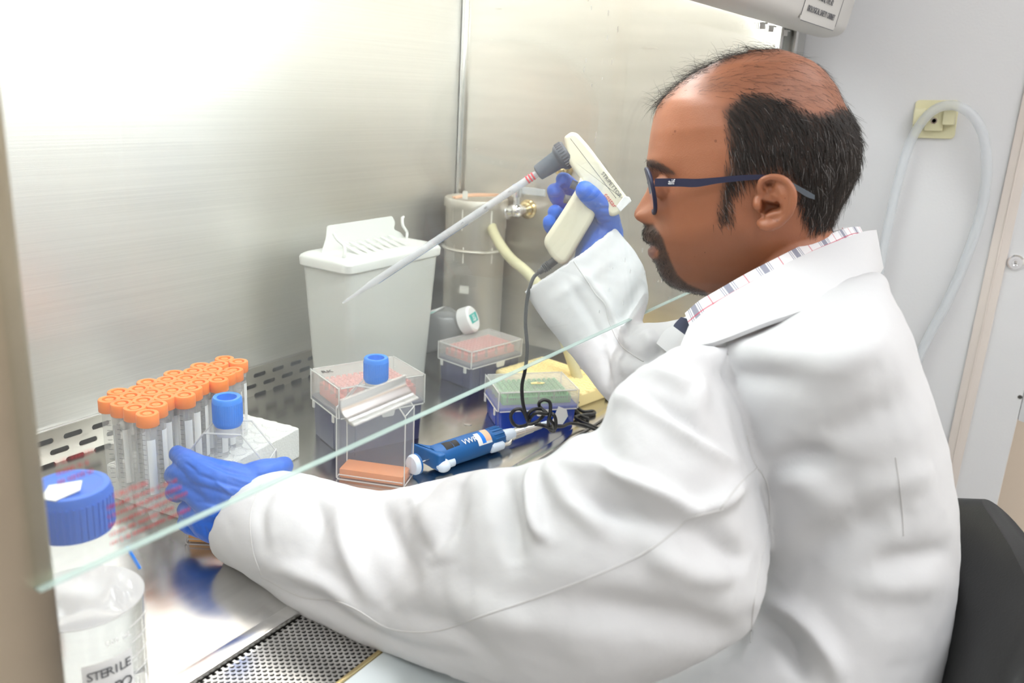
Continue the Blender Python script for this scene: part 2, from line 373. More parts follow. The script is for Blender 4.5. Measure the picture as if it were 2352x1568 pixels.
cb('trough_rear_wall', box(((XL+XR)/2, .4955, T-.037), (XR-XL, .003, .05)), M['black'])
cb('armrest_edge', box(((XL+XR)/2, .4050, T-.0035), (XR-XL, .0035, .004), .0008), M['brass'])
P = round_poly([(.4032, -.003), (.34, -.010), (.318, -.045), (.318, -.14), (.4032, -.14)], [.002, .02, .02, .005, .002])
V, F = prism(P, XR-XL+.33); A = frame(((XL+XR)/2, 0, T), (0, 1, 0), (0, 0, 1), (1, 0, 0))
cb('front_armrest', (np.asarray(V) @ np.array(A)[:3, :3].T+np.array(A)[:3, 3], F), M['lip'])
cb('plenum_body', box(((XL+XR)/2, .66, T-.10), (XR-XL+.28, .60, .07), .004), M['hood'])
cb('top_panel', box(((XL+XR)/2, (YS+YB)/2+.02, T+.845), (XR-XL+.1, YB-YS, .02)), M['steel_frame'])
for x in (XL-.1, XR+.11):
    for y in (.42, .90): cb('stand_leg', box((x, y, (T-.135)/2), (.05, .05, T-.135), .004), M['hood'])
# side frames the sash slides in
cb('left_post', box((.1875, .4075, T+.34), (.048, .030, .92), .003), M['steel_frame'])
cb('left_outer_post', box((.115, .40, T+.34), (.09, .06, .92), .006), M['hood'])
cb('right_post', box(((1.395+1.486)/2, YS+.012, T+.36), (.089, .02, .96), .002), M['grey_enamel'])
cb('sash_track', box((1.3225, YS+.006, T+.36), (.010, .028, .96), .002), M['steel'])
cb('track_channel', box((1.352, YS+.013, T+.36), (.048, .010, .96), .002), M['white_enamel'])
cb('track_edge', box((1.3865, YS-.002, T+.36), (.016, .02, .96), .003), M['steel'])
sash = cb('sash', box(((.2005+1.385)/2, YS, T+ZS+.30), (1.385-.2005, .005, .60)), M['glass'], None, 'smudged clear glass sash')
cb('glass_edge', box(((.2005+1.385)/2, YS, T+ZS-.0005), (1.385-.2005, .0050, .0010)), M['glassedge'], sash)
cb('glass_side_edge', box((1.3862, YS, T+ZS+.30), (.0024, .0056, .60)), M['glassedge'], sash)
# curved steel pull on the sash
a0, a1 = Wy(783, 931, YS-.004), Wy(934, 862, YS-.004)
a1[2] = a0[2] + (a1[2]-a0[2])
L_ = np.linalg.norm(a1-a0); dx = nrm(a1-a0)
prof = round_poly([(0, 0), (0, -.012), (-.010, -.0215), (-.0205, -.0245), (-.022, -.0225), (-.0120, -.0190), (-.0022, -.0105), (-.0022, 0)], .004, 5)
V, F = prism(prof*.66, .070); A = frame((.4475, YS-.0028, T+.2455), (0, 1, 0), (0, 0, 1), (1, 0, 0))
cb('sash_pull', (np.asarray(V) @ np.array(A)[:3, :3].T+np.array(A)[:3, 3], F), M['steel'], sash, 'curved polished steel pull')
# caution decal in small red print on the sash
def decal(px, py, rows, wid, sz, first=None, m='redink', yy=YS-.0029):
    o0 = Wy(px, py, yy); b = MB(); rnd = random.Random(int(px))
    for r in range(rows):
        x = 0; zz = -r*sz*1.75; L = wid*rnd.uniform(.72, 1)
        if r == 0 and first: continue
        while x < L:
            wv = sz*rnd.uniform(.28, .5); hh = sz*rnd.uniform(.6, .9)
            b.add(box((x+wv/2, 0, zz), (wv*.55, .0001, hh))); b.add(box((x+wv/2, 0, zz+rnd.uniform(-.3, .3)*sz), (wv, .0001, sz*.2)))
            x += wv+sz*(.2 if rnd.random() > .2 else .55)
    b.build('warning_print', M[m], sash, False, 0).location = tuple(o0)
    if first: text(first, sz*1.5, M[m], 'warning_heading', sash, o0+np.array([wid*.28, 0, 0]), (1, 0, 0), (0, 0, 1), depth=.00005)
decal(245, 1146, 6, .050, .0030, 'CAUTION')
decal(128, 1064, 3, .020, .0030)
# hood with rating plate
P = round_poly([(0, 0), (-.050, -.012), (-.078, -.006), (-.098, .11), (-.098, .33), (0, .33)], [.004, .018, .014, .03, .003, .003], 6)
V, F = prism(P, 1.372-.08, .004); A = frame(((1.372+.08)/2, YS-.004, T+.555), (0, 1, 0), (0, 0, 1), (1, 0, 0))
hood = cb('hood', (np.asarray(V) @ np.array(A)[:3, :3].T+np.array(A)[:3, 3], F), M['hood'])
fz = nrm(np.array([0, -1.0, -.172])); fy = np.cross(fz, (1, 0, 0)); fy = fy if fy[2] > 0 else -fy
fo = np.array([1.213, YS-.004-.0843, T+.585])
nb = frame(fo-fz*.0004, (1, 0, 0), fy, fz)
PL = rrect(.178, .072, .006)
cb('rating_plate', (np.asarray(prism(PL, .0008)[0]) @ np.array(nb)[:3, :3].T+np.array(nb)[:3, 3], prism(PL, .0008)[1]), M['hood'], hood)
ro = MB(); 
for q, (cx, cy, sx, sy) in enumerate([(0, -.036, .168, .0008), (0, .036, .168, .0008), (-.089, 0, .0008, .062), (.089, 0, .0008, .062)]): ro.add(box((cx, cy, .0008), (sx, sy, .0004)), nb)
ro.build('plate_border', M['greyink'], hood)
text('BIOLOGICAL SAFETY CABINET', .0102, M['greyink'], 'rating_text', hood, fo+fy*(-.021)+fz*.0008, (1, 0, 0), fy)
text('CLASS II, TYPE A2', .0102, M['greyink'], 'rating_text', hood, fo+fy*(-.005)+fz*.0008, (1, 0, 0), fy)
MB().add(box((.012, .014, .001), (.03, .014, .0006)), nb).build('blue_emblem', M['pip_blue'], hood)
for k, x in enumerate((1.20, 1.25, 1.33)): MB().add(lathe([(0, -.006), (.006, -.006), (.006, 0), (.009, 0), (.009, .002), (0, .003)], 16), Matrix.Translation((x, YS-.012+.003*k, T+.549))).build('hood_screw', M['chrome'], hood)
# fluorescent lamp at the top front, inside
lamp = cb('lamp_housing', box(((XL+XR)/2, .430, T+.612), (1.13, .06, .03), .004), M['white_enamel'])
cb('lamp_tube', tube([(XL+.05, .425, T+.582), (XR-.03, .425, T+.582)], .012, 20, 0), M['cab_lamp'], lamp)
cb('rear_lamp_tube', tube([(XL+.05, .75, T+.822), (XR-.05, .75, T+.822)], .013, 20, 0), M['cab_lamp'], lamp)
# service valves on the right side panel
def on_wall(px, py): return Wx(px, py, XR)
v1 = on_wall(1213, 480); v2 = on_wall(1298, 390)
def xl(prof, o): return MB().add(lathe(prof, 32), frame(o, (0, 1, 0), (0, 0, 1), (1, 0, 0)) @ Matrix.Rotation(math.pi, 4, 'X'))
val = xl([(0, 0), (.017, 0), (.017, .003), (.0145, .006), (.013, .006), (.013, .009), (.0095, .012), (0, .012)], v1).build('gas_valve', M['brass'], bsc)
b = MB(); c0 = v1+np.array([-.012, 0, 0]); c1 = v1+np.array([-.038, .0, .001])
b.add(tube([c0, c1], .0075, 20, 0)); b.add(sphere(c1, .0125, 24))
ne = Wp(1146, 490, (1, 0, 0), c1-np.array([.004, 0, 0])); Dn = ne-c1; Ln = np.linalg.norm(Dn)
b.add(lathe([(0, 0), (.0105, .002), (.0105, .016), (.013, .017), (.013, .022), (.0105, .023), (.0100, .032), (.0088, .034), (.0080, Ln-.002), (.0055, Ln), (.0055, Ln+.006), (0, Ln+.006)], 24), along(c1, ne))
st = c1+np.array([0, 0, .028]); b.add(tube([c1, st], .0065, 16, 0)); b.add(lathe([(0, -.004), (.011, -.004), (.0115, .004), (.0115, .012), (.009, .014), (0, .014)], 24), Matrix.Translation(st))
b.build('valve_body', M['chrome'], val, world=False)
b = MB(); hd = Wp(1252, 452, (1, 0, 0), st); X, Y, Z = basis(hd-st)
V, F = box((0, 0, np.linalg.norm(hd-st)/2), (.004, .0125, np.linalg.norm(hd-st)), .002, 3)
HM = frame(st+np.array([0, 0, .008]), *[np.array(q) for q in (nrm(np.cross((0, 0, 1.), nrm((hd-st)*[1, 1, 0]))), (0, 0, 1), nrm((hd-st)*[1, 1, 0]))])
b.add((V, F), HM).build('valve_lever', M['hose'], val, label='clear plastic lever')
one(lathe([(0, 0), (.0095, 0), (.0095, .002), (0, .003)], 24), 'valve_cap', M['pip_blue'], val).location = tuple(st+np.array([0, 0, .0142]))
k2 = xl([(0, 0), (.015, 0), (.015, .003), (.013, .006), (.0125, .010), (.0105, .010), (.010, .014), (.0075, .015), (.007, .020), (.0055, .022), (.0055, .026), (.003, .026), (.0025, .023), (0, .023)], v2).build('gas_valve', M['brass'], bsc)
# ------------------------------------------------------------ equipment cabinet with textured door at the right
XP = 1.488
eq = thing('equipment_cabinet', 'tall white textured steel equipment cabinet standing right of the safety cabinet', 'cabinet', (0, 0, 0)); MATS[eq.name] = Matrix.Identity(4)
yt = Wx(2302, 450, XP)[1]; ye = Wx(2335, 930, XP)[1]
def ebox(name, y0, y1, z0, z1, x0, x1, m, par=None, bev=.002, label=None): return one(box(((x0+x1)/2, (y0+y1)/2, (z0+z1)/2), (x1-x0, y1-y0, z1-z0), bev), name, m, par or eq, label=label)
yedge = -.012
ebox('body', yedge, .93, .05, 2.05, XP, XP+.75, M['white_enamel'])
ebox('plinth', .03, .90, 0, .05, XP+.03, XP+.72, M['black'])
tA, tB = Wx(2300, 450, XP)[1], Wx(2345, 450, XP)[1]
tr = ebox('edge_trim', tB, tA, .06, 2.04, XP-.004, XP, M['trim'], None, .0012, 'raised cream trim strip')
ebox('trim_bead', (tA+tB)/2-.001, (tA+tB)/2+.001, .06, 2.04, XP-.0052, XP-.0038, M['trim'], tr, .0004)
lk = Wx(2333, 602, XP); ll = MB().add(lathe([(0, 0), (.0115, 0), (.0115, .002), (.009, .0045), (.005, .0045), (.0045, .0025), (0, .0025)], 32), frame(lk, (0, 1, 0), (0, 0, 1), (1, 0, 0)) @ Matrix.Rotation(math.pi, 4, 'X')).build('lock', M['chrome'], eq)
MB().add(box((lk[0]-.004, lk[1], lk[2]), (.002, .004, .004), .0004), None).build('lock_key_square', M['steel'], ll)
# door flange sticking out beyond the body, ending above the floor
dz = Wx(2330, 968, XP)[2]
ebox('upper_side_door', yedge-.35, yedge+.001, dz, 2.05, XP, XP+.03, M['white_enamel'], None, .008)
so = Wx(2343, 911, XP); MB().add(lathe([(0, 0), (.0035, 0), (.003, .0015), (0, .0015)], 16), frame(so, (0, 1, 0), (0, 0, 1), (1, 0, 0)) @ Matrix.Rotation(math.pi, 4, 'X')).build('screw', M['steel'], eq)
# hose hook
hc = Wx(2148, 274, XP); hk = thing('hose_hook', 'yellowed plastic hook bracket screwed on the white equipment cabinet', 'hook', hc)
HR = frame((0, 0, 0), *[np.array(q) for q in ((0, -math.cos(.05), math.sin(.05)), (0, math.sin(.05), math.cos(.05)), (-1, 0, 0))])
def hadd(vf): return MB().add(vf, HR)
hadd(prism(rrect(.060, .056, .006), .004, .0008, 0)).build('back_plate', M['hook'], hk)
for s in (-1, 1): MB().add(box((s*.0205, .004, .011), (.0165, .024, .016), .003), HR).build('prong', M['hook'], hk)
hadd(box((0, -.002, .007), (.026, .03, .007), .002)).build('saddle', M['hook'], hk)
MB().add(lathe([(0, .009), (.0045, .0095), (.0045, .012), (.0030, .012), (.002, .0105), (0, .0105)], 20), HR @ Matrix.Translation((.0, -.002, 0))).build('screw', M['steel'], hk)
# clear hose hanging on it
hp = [(1960, 960, -.02), (1990, 800, -.02), (2020, 620, -.02), (2050, 470, -.021), (2082, 350, -.022), (2112, 288, -.024), (2150, 250, -.026), (2196, 243, -.026), (2236, 268, -.024), (2260, 318, -.022), (2266, 400, -.018), (2250, 500, -.014), (2212, 610, -.012), (2172, 700, -.012), (2120, 800, -.013), (2060, 950, -.015), (2000, 1150, -.015)]
HP = [Wx(x, y, XP+d) for x, y, d in hp]
o = MB().add(tube(HP, .0072, 16, 8)).build('clear_hose', M['hose']); tag(o, 'clear flexible hose looped over the yellowed hook on the white cabinet', 'hose')
b = MB(); rr_ = random.Random(3)
for k in range(44):
    t = k/43; q = Wx(2264-98*t**1.6-8, 455+250*t, XP-.0205+.006*t); b.add(box(q, (.0003, .0008, .0016*rr_.uniform(.5, 1.2))))
pr = b.build('hose_print', M['greyink'], o)
# ------------------------------------------------------------ aged hose from the gas valve
hs = [ne, Wp(1132, 492, (1, 0, 0), ne-[.012, 0, 0]), Wp(1128, 515, (1, 0, 0), ne-[.03, 0, 0]), Wp(1142, 550, (1, 0, 0), ne-[.06, 0, 0]), Wp(1172, 592, (1, 0, 0), ne-[.09, 0, 0]), Wp(1215, 630, (1, 0, 0), ne-[.11, 0, 0]), Wp(1260, 690, (1, 0, 0), ne-[.12, 0, 0]), Wp(1300, 790, (1, 0, 0), ne-[.12, 0, 0])]
end = hs[-1].copy(); hs.append(np.array([end[0], end[1]-.03, T+.011]))
o = MB().add(tube(hs, [.0095]+[.0085]*(len(hs)-1), 16, 8)).build('rubber_hose', M['hose_y']); tag(o, 'yellowish translucent rubber hose drooping from the chrome gas valve', 'hose')
# ------------------------------------------------------------ steel canister
cc = np.array([1.256, .856, T]); cn = thing('steel_canister', 'tall cylindrical stainless steel canister with taped sides in the back corner', 'canister', cc)
cr, ch = .0530, .262
one(lathe([(0, .001), (cr+.001, 0), (cr+.0015, .004), (cr+.0015, .0115), (cr, .0125), (cr, ch*.66), (cr+.0040, ch*.662), (cr+.0050, ch*.67), (cr+.0040, ch*.678), (cr, ch*.68), (cr, ch*.97), (0, ch*.97)], 64), 'body', M['can'], cn)
one(lathe([(0, ch*.955), (cr+.003, ch*.945), (cr+.003, ch-.003), (cr+.0015, ch), (cr-.003, ch), (cr-.006, ch-.003), (0, ch-.003)], 64), 'lid', M['can'], cn)
def patch(px0, py0, px1, py1, m, name='tape_patch', tilt=0):
    """label curved round the canister"""
    def hit(px, py):
        r = R @ np.array([px-CC[0], py-CC[1], FP]); o_ = CAM[:2]-cc[:2]; A_ = r[:2]@r[:2]; B_ = 2*o_@r[:2]; C_ = o_@o_-(cr+.0004)**2
        t = (-B_-math.sqrt(max(B_*B_-4*A_*C_, 0)))/(2*A_); p = CAM+r*t; return math.atan2(p[1]-cc[1], p[0]-cc[0]), p[2]-T
    a0, z0 = hit(px0, py0); a1, z1 = hit(px1, py1); b = MB(); n = 7; V = []; F = []
    if a1-a0 > math.pi: a1 -= 2*math.pi
    for rr2 in (cr+.0003, cr+.0008):
        for i in range(n):
            a = a0+(a1-a0)*i/(n-1)
            for z_ in (z0+tilt*i/(n-1), z1+tilt*i/(n-1)): V.append((rr2*math.cos(a), rr2*math.sin(a), z_))
    for s in (0, 2*n):
        for i in range(n-1): F.append((s+2*i, s+2*i+1, s+2*i+3, s+2*i+2))
    one((V, F), name, m, cn)
patch(1042, 472, 1060, 530, M['paperm']); patch(1044, 562, 1062, 602, M['paperm'], tilt=-.002); patch(1063, 438, 1074, 458, M['paperm'])
patch(1162, 560, 1171, 660, M['paper']); patch(1056, 655, 1076, 675, M['paperm'])
o = MB().add(tube([(cc[0]-.048, cc[1]+.012, T+ch+.002), (cc[0]-.015, cc[1]+.002, T+ch+.004), (cc[0]+.03, cc[1]-.012, T+ch+.003), (cc[0]+.05, cc[1]-.02, T+ch+.003)], .0022, 6, 4)).add(tube([(cc[0]-.050, cc[1]+.015, T+ch+.003), (cc[0]-.01, cc[1]+.004, T+ch+.0065), (cc[0]+.04, cc[1]-.018, T+ch+.005)], .0014, 6, 4)).build('twine', M['tan'])
tag(o, 'piece of tan twisted twine lying on the canister lid', 'twine')
# ------------------------------------------------------------ sharps container
cs = np.array([.9685, .8405, T]); Ws = .2105; Hs = .210; rz = 0.0
sc = thing('sharps_container', 'tall tapered milky white plastic sharps container with open slotted lid', 'sharps container', (cs[0], cs[1], T), rz)
Ds = .094
def sr(z, e=0, s=1): q = z/Hs; k = (.86+.14*q); return rring(Ws*k*s-.006+e, Ds*(.84+.16*q)+e, .012, z, 0, 0, 5)
one(loft([sr(0, -.004), sr(.002), sr(.05), sr(.12), sr(Hs-.012), sr(Hs-.011, -.003), sr(.12, -.003), sr(.004, -.003)], True), 'body', M['sharps'], sc)
one(loft([rring(Ws+.001, Ds+.004, .014, z_, 0, 0) if k_ == 0 else rring(Ws+k_, Ds+.004+k_, .014, z_) for z_, k_ in ((Hs-.015, -.002), (Hs-.013, .003), (Hs-.003, .004), (Hs, .001), (Hs+.0035, -.010), (Hs+.004, -.03))]), 'rim', M['sharpslid'], sc)
b = MB()
for i in range(7): b.add(loft([[(-.052+i*.017-.006, -.030, Hs+.003), (-.052+i*.017+.007, -.030, Hs+.003), (-.052+i*.017+.004, .012, Hs+.014), (-.052+i*.017-.003, .012, Hs+.014)], [(-.052+i*.017-.006, -.028, Hs+.003), (-.052+i*.017+.007, -.028, Hs+.003), (-.052+i*.017+.004, .014, Hs+.013), (-.052+i*.017-.003, .014, Hs+.013)]]))
b.build('slot_fins', M['sharps'], sc)
b = MB(); fl = [(-.092, 0), (-.084, .008), (-.074, .020), (-.066, .037), (.076, .037), (.080, .026), (.072, .016), (.086, .010), (.094, 0)]
fm = frame((.004, .020, Hs+.003), (1, 0, 0), nrm((0, .35, 1)), np.cross((1, 0, 0), nrm((0, .35, 1))))
b.add(prism(round_poly(fl, .004), .0022, .0006), fm).build('flap', M['sharpslid'], sc)
for x, s in ((-.090, 1), (.090, 1)):
    one(tube([(x, -.02, Hs-.004), (x+.001, -.026, Hs+.008), (x+.006, -.02, Hs+.019), (x+.002, -.012, Hs+.027), (x+.004, -.004, Hs+.033)] if x < 0 else [(x, .01, Hs+.002), (x+.003, .012, Hs+.014), (x-.002, .016, Hs+.024), (x+.001, .020, Hs+.034), (x+.006, .022, Hs+.036)], .0024, 8, 5, True), 'latch', M['sharpslid'], sc)
one(tube([(-.094, -.0492, Hs-.013), (-.092, -.0494, Hs-.006)], .0004, 5, 0), 'ink_mark', M['pip_blue'], sc)
b1_, b2_, b3_ = MB(), MB(), MB(); rr_ = random.Random(9)
for k in range(26):
    x = rr_.uniform(-.02, .055); z_ = rr_.uniform(.01, .07)*(x+.1)/.15; an = rr_.uniform(0, 3.1); L = rr_.uniform(.012, .035); y_ = rr_.uniform(-.020, -.028)
    (b1_, b2_, b3_)[k % 3].add(tube([(x-L*math.cos(an), y_, z_+.018-L*math.sin(an)*.4), (x+L*math.cos(an)*.4, y_+.003, z_+.018+L*math.sin(an)*.4)], .0035, 6, 0))
for bb, mm in ((b1_, 'yellow'), (b2_, 'pip_blue'), (b3_, 'redink')): bb.build('discarded_tips', M[mm], sc)
# ------------------------------------------------------------ pipette tip boxes
def tip_box(label, c, dirv, L, D, H, lidh, mbase, mtray, group=None, writing=None):
    rz = math.atan2(dirv[1], dirv[0]); t = thing('pipette_tip_box', label, 'tip box', (c[0], c[1], T), rz)
    hb = H-lidh
    b = MB().add(loft([rring(L-.010, D-.008, .004, 0), rring(L-.009, D-.007, .004, .001), rring(L-.006, D-.004, .004, hb-.008), rring(L-.002, D-.001, .005, hb-.006), rring(L-.002, D-.001, .005, hb-.002), rring(L-.006, D-.005, .004, hb)]))
    for s in (-1, 1): b.add(box((s*L*.30, -D/2+.003, hb*.42), (L*.02, .003, hb*.8), .001)); b.add(box((s*(L/2-.0045), 0, hb*.42), (.003, D*.5, hb*.8), .001))
    b.build('base', mbase, t)
    tz = (H-hb)*.55; tb = MB().add(box((0, 0, hb+tz/2-.001), (L-.018, D-.018, tz), .002)); tb.build('tip_tray', mtray, t)
    tp = MB()
    for i in range(12):
        for j in range(8): tp.add(lathe([(.0030, 0), (.0030, .006), (.0018, .006), (.0018, .003)], 8), Matrix.Translation(((i-5.5)*(L-.03)/11.5, (j-3.5)*(D-.026)/7.5, hb+tz-.0015)))
    tp.build('tip_collars', mtray, t, sharp=40)['kind'] = 'stuff'
    e = .0012; z0, z1 = hb-.006, H
    lid = MB().add(loft([rring(L, D, .005, z0), rring(L-.001, D-.001, .005, z1-.003), rring(L-.004, D-.004, .004, z1), rring(L-.008, D-.008, .004, z1+.0002)], caps=False)).add(loft([rring(L-2*e, D-2*e, .004, z0), rring(L-2*e-.001, D-2*e-.001, .004, z1-.003), rring(L-.006, D-.006, .003, z1-e)], caps=False)).add(box((0, 0, z1-e/2), (L-.006, D-.006, e)))
    for i in range(5): lid.add(box(((i-2)*L*.19, -D/2+.004, z1-.009), (.001, .005, .014))); lid.add(box((-L/2+.004, (i-2)*D*.19, z1-.009), (.005, .001, .014)))
    lo = lid.build('lid', M['lid'], t)
    eb = MB()
    for zz, k in ((z0, 0), (z1-.001, -.002)):
        for s in (-1, 1): eb.add(box((0, s*(D/2+k/2), zz), (L+k-.006, .0014, .0014), .0004)); eb.add(box((s*(L/2+k/2), 0, zz), (.0014, D+k-.006, .0014), .0004))
    for sx in (-1, 1):
        for sy in (-1, 1): eb.add(box((sx*(L/2-.0012), sy*(D/2-.0012), (z0+z1)/2), (.0015, .0015, z1-z0), .0004))
    eb.build('lid_rim', M['lidedge'], lo)
    one(prism(round_poly([(-.010, 0), (.010, 0), (.008, -.009), (-.008, -.009)], .002), .0015), 'latch', M['lidedge'], lo).matrix_local = frame((L*.05, -D/2-.0012, z0+.001), (1, 0, 0), (0, 0, 1), (0, -1, 0))
    for s in (-1, 1): one(box((-L/2-.001, s*D*.34, z0-.004), (.0025, .005, .010), .001), 'hinge_tab', M['lidedge'], lo)
    return t
tb1 = tip_box('navy tip box with salmon tray and frosted lid directly behind the upright flask', (.812, .7115), (.114, -.046), .123, .087, .090, .034, M['navy'], M['pink'])
text('RK', .012, M['ink'], 'lid_writing', tb1, (-.048, .020, .0907), (1, -.1, 0), (.1, 1, 0), False)
tb2 = tip_box('small navy tip box with salmon tray in front of the steel canister', (1.108, .735), (.118, -.0205), .118, .076, .062, .022, M['navy'], M['pink'])
tb3 = tip_box('bright blue tip box with green tray and cloudy lid beside the tangled cable', (1.004, .577), (.085, -.077), .117, .079, .056, .022, M['blue'], M['green'])
one(prism([(-.011, -.012), (-.002, .013), (.010, .008), (.013, -.002), (.006, -.014)], .0006), 'peeling_label', M['paper'], tb3).matrix_local = frame((.030, -.0410, .020), (1, 0, 0), (0, 0, 1), (0, -1, 0))
one(box((.008, -.008, .0568), (.005, .0012, .0003)), 'ink_dash', M['ink'], tb3); one(prism(round_poly([(-.010, -.003), (.006, -.004), (.012, 0), (0, .005), (-.009, .003)], .002), .0003), 'yellow_stain', M['yellow'], tb3).location = (.006, -.008, .0565)
bb = MB(); rr_ = random.Random(5)
for k in range(22): bb.add(box((-.038+k*.0034+(.004 if k > 7 else 0)+(.004 if k > 13 else 0), -.0306, .0425), (.0018*rr_.uniform(.4, 1), .0003, .0030*rr_.uniform(.5, 1))))
bb.build('tray_print', M['greyink'], tb3)
# ------------------------------------------------------------ yellow rack
yr = thing('yellow_rack', 'flat pale yellow dimpled plastic rack lying behind the blue tip box', 'rack', (1.142, .612, T), math.atan2(-.112, -.021))
one(box((0, 0, .011), (.160, .115, .022), .006, 3), 'base', M['yellow'], yr)
b = MB()
for i in range(16):
    for j in range(11): b.add(lathe([(.0044, 0), (.0040, .0012), (.0030, .0020), (0, .0014)], 10), Matrix.Translation(((i-7.5)*.0095+(j % 2)*.0045, (j-5)*.0095, .0215)))
b.build('dimples', M['yellow'], yr)['kind'] = 'stuff'
# ------------------------------------------------------------ reagent bottle lying down
pc = np.array([1.128, .767, T]); pb_r = math.atan2(.97, -.25)
pbs = thing('reagent_bottle', 'clear square bottle lying tilted with its white ribbed cap on the small navy tip box', 'bottle', (pc[0], pc[1], T), pb_r)
XM = Matrix.Translation((0, 0, .0865)) @ Matrix.Rotation(math.radians(114), 4, 'Y')
def sq(s, r, z): p = rrect(s, s, r, 5); return np.column_stack([p, np.full(len(p), z)])
MB().add(loft([sq(.034, .0169, .018), sq(.034, .0169, .024), sq(.050, .02, .032), sq(.060, .012, .042), sq(.061, .009, .050), sq(.061, .009, .118), sq(.057, .009, .122)]), XM).build('body', mat('smoky_bottle', (.26, .26, .26), .08, 0, .62), pbs)
cap = MB().add(lathe([(0, -.003), (.0190, -.003), (.0212, -.0008), (.0212, .018), (.0190, .0185), (0, .0185)], 48), XM)
for k in range(48): a = 2*math.pi*k/48; cap.add(box((0, 0, 0), (.0011, .0011, .016)), XM @ Matrix.Rotation(a, 4, 'Z') @ Matrix.Translation((.0214, 0, .009)))
cp = cap.build('cap', mat('white_cap', (.84, .83, .82), .4), pbs)
LM_ = XM @ Matrix.Translation((0, 0, -.0031)) @ Matrix.Rotation(math.pi, 4, 'X') @ Matrix.Rotation(math.radians(-90), 4, 'Z')
LA = np.array(LM_); lo_, lx, ly, lz = LA[:3, 3], LA[:3, 0], LA[:3, 1], LA[:3, 2]
MB().add(prism([(-.0150, -.0085), (.0150, -.0085), (.0135, .0065), (-.0135, .0065)], .0006), LM_).build('cap_label', M['teal'], cp)
text('1X', .0100, M['whiteink'], 'cap_text', cp, lo_+lz*.0006-ly*.0035, lx, ly, False)
text('gibco', .0062, M['whiteink'], 'cap_text', cp, lo_+lz*.0006+ly*.0030, lx, ly, False)
TS = XM @ Matrix.Translation((-.0307, 0, .082))
MB().add(box((0, 0, 0), (.0004, .052, .062), .0001, 1), TS).build('label', M['paper'], pbs)
MB().add(box((-.0003, .016, -.026), (.0003, .014, .008)), TS).build('label_mark', M['teal'], pbs)
bb = MB()
for k in range(5): bb.add(box((-.0003, -.004-.002*k, -.018+k*.008), (.0003, .022-.003*k, .0018)), TS)
bb.build('label_print', M['greyink'], pbs)
# ------------------------------------------------------------ foam tube rack and centrifuge tubes
fa = math.radians(8.0); fc = np.array([.6065, .7715]); FL, FD, FH = .190, .112, .040
fr = thing('foam_tube_rack', 'white expanded foam rack holding the orange-capped centrifuge tubes', 'tube rack', (fc[0], fc[1], T), fa)
b = MB().add(box((0, 0, FH/2), (FL, FD, FH), .004, 3)); bm_o = b.build('block', M['foam'], fr)
b = MB(); 
for i in range(9):
    for j in range(5): b.add(lathe([(.0075, -.004), (.0098, -.004), (.0102, .0006), (.0092, .0016), (.0080, .0006)], 20), Matrix.Translation(((i-4)*.0205, (j-2)*.0215, FH)))
b.build('well_rims', M['foam'], fr)['kind'] = 'stuff'
b = MB()
for i in range(9):
    for j in range(5): b.add(lathe([(0, 0), (.0080, 0), (.0080, .0002), (0, .0002)], 20), Matrix.Translation(((i-4)*.0205, (j-2)*.0215, FH+.0002)))
caps_px = [(200, 755), (385, 815), (580, 880), (770, 965), (335, 640), (520, 700), (710, 770), (905, 830), (645, 595), (830, 650), (1025, 720), (1330, 690), (770, 495), (950, 550), (1140, 620), (1440, 585), (1065, 455), (1250, 520), (1545, 500), (1170, 365), (1360, 435), (1650, 400), (1460, 330), (1755, 310), (1565, 250), (1845, 225), (1950, 365), (2065, 315), (1930, 145), (2140, 190), (1835, 460)]
TH = .118
def make_tube():
    t = thing('centrifuge_tube', '', 'tube', (0, 0, 0))
    one(lathe([(0, 0), (.0022, .0005), (.0040, .004), (.0074, .022), (.0078, .026), (.0082, TH-.010), (.0082, TH-.004)], 20), 'barrel', M['tube'], t)
    one(lathe([(0, TH-.0065), (.0104, TH-.0125), (.0108, TH-.012), (.0108, TH-.001), (.0102, TH), (.0068, TH), (.0062, TH-.0025), (.0048, TH-.0028), (.0042, TH-.0005), (.0020, TH-.0002), (0, TH-.0008)], 32), 'cap', M['orange'], t, sharp=50)
    b = MB(); a = math.atan2(-.82, -.40)
    for k in range(14):
        for q in range(3): aa = a-.25+q*.16; z_ = .030+k*.0052; b.add(box((0, 0, 0), (.0001, .0014, .00035)), Matrix.Translation((.0083*math.cos(aa), .0083*math.sin(aa), z_)) @ Matrix.Rotation(aa, 4, 'Z'))
    b.build('graduations', M['greyink'], t)
    V, F = [], []
    for i in range(6):
        aa = a+.30+i*.2
        for z_ in (.034, .092): V.append((.0083*math.cos(aa), .0083*math.sin(aa), z_))
    for i in range(5): F.append((2*i, 2*i+1, 2*i+3, 2*i+2))
    one((V, F), 'write_on_patch', M['paper'], t); return t
ct = make_tube(); rows = ['front-left', 'second', 'third', 'fourth', 'fifth', 'sixth', 'seventh', 'eighth']
far = []
for i, (x, y) in enumerate(caps_px):
    px, py = x/6.533+220, y/6.533+800
    q = Wz(px, py, .132); t = ct if i == 0 else copy_tree(ct)
    q2 = np.array([q[0], q[1], T+.132-TH]); t.location = tuple(q2); t.rotation_euler = (0, 0, random.uniform(-.8, .8)); t['group'] = 'orange-capped tubes in the foam rack'; far.append((t, px, py))
DESC = {'front': None}
order = sorted(far, key=lambda k: k[1])
names = {}
for rank, (t, px, py) in enumerate(order):
    t['label'] = 'orange-capped centrifuge tube in the foam rack'
order_y = sorted(far, key=lambda k: k[2])
def lab(i, s): far[i][0]['label'] = s
lab(3, 'orange-capped centrifuge tube at the near corner of the foam rack, lowest in view'); lab(0, 'orange-capped centrifuge tube at the far left corner of the foam rack')
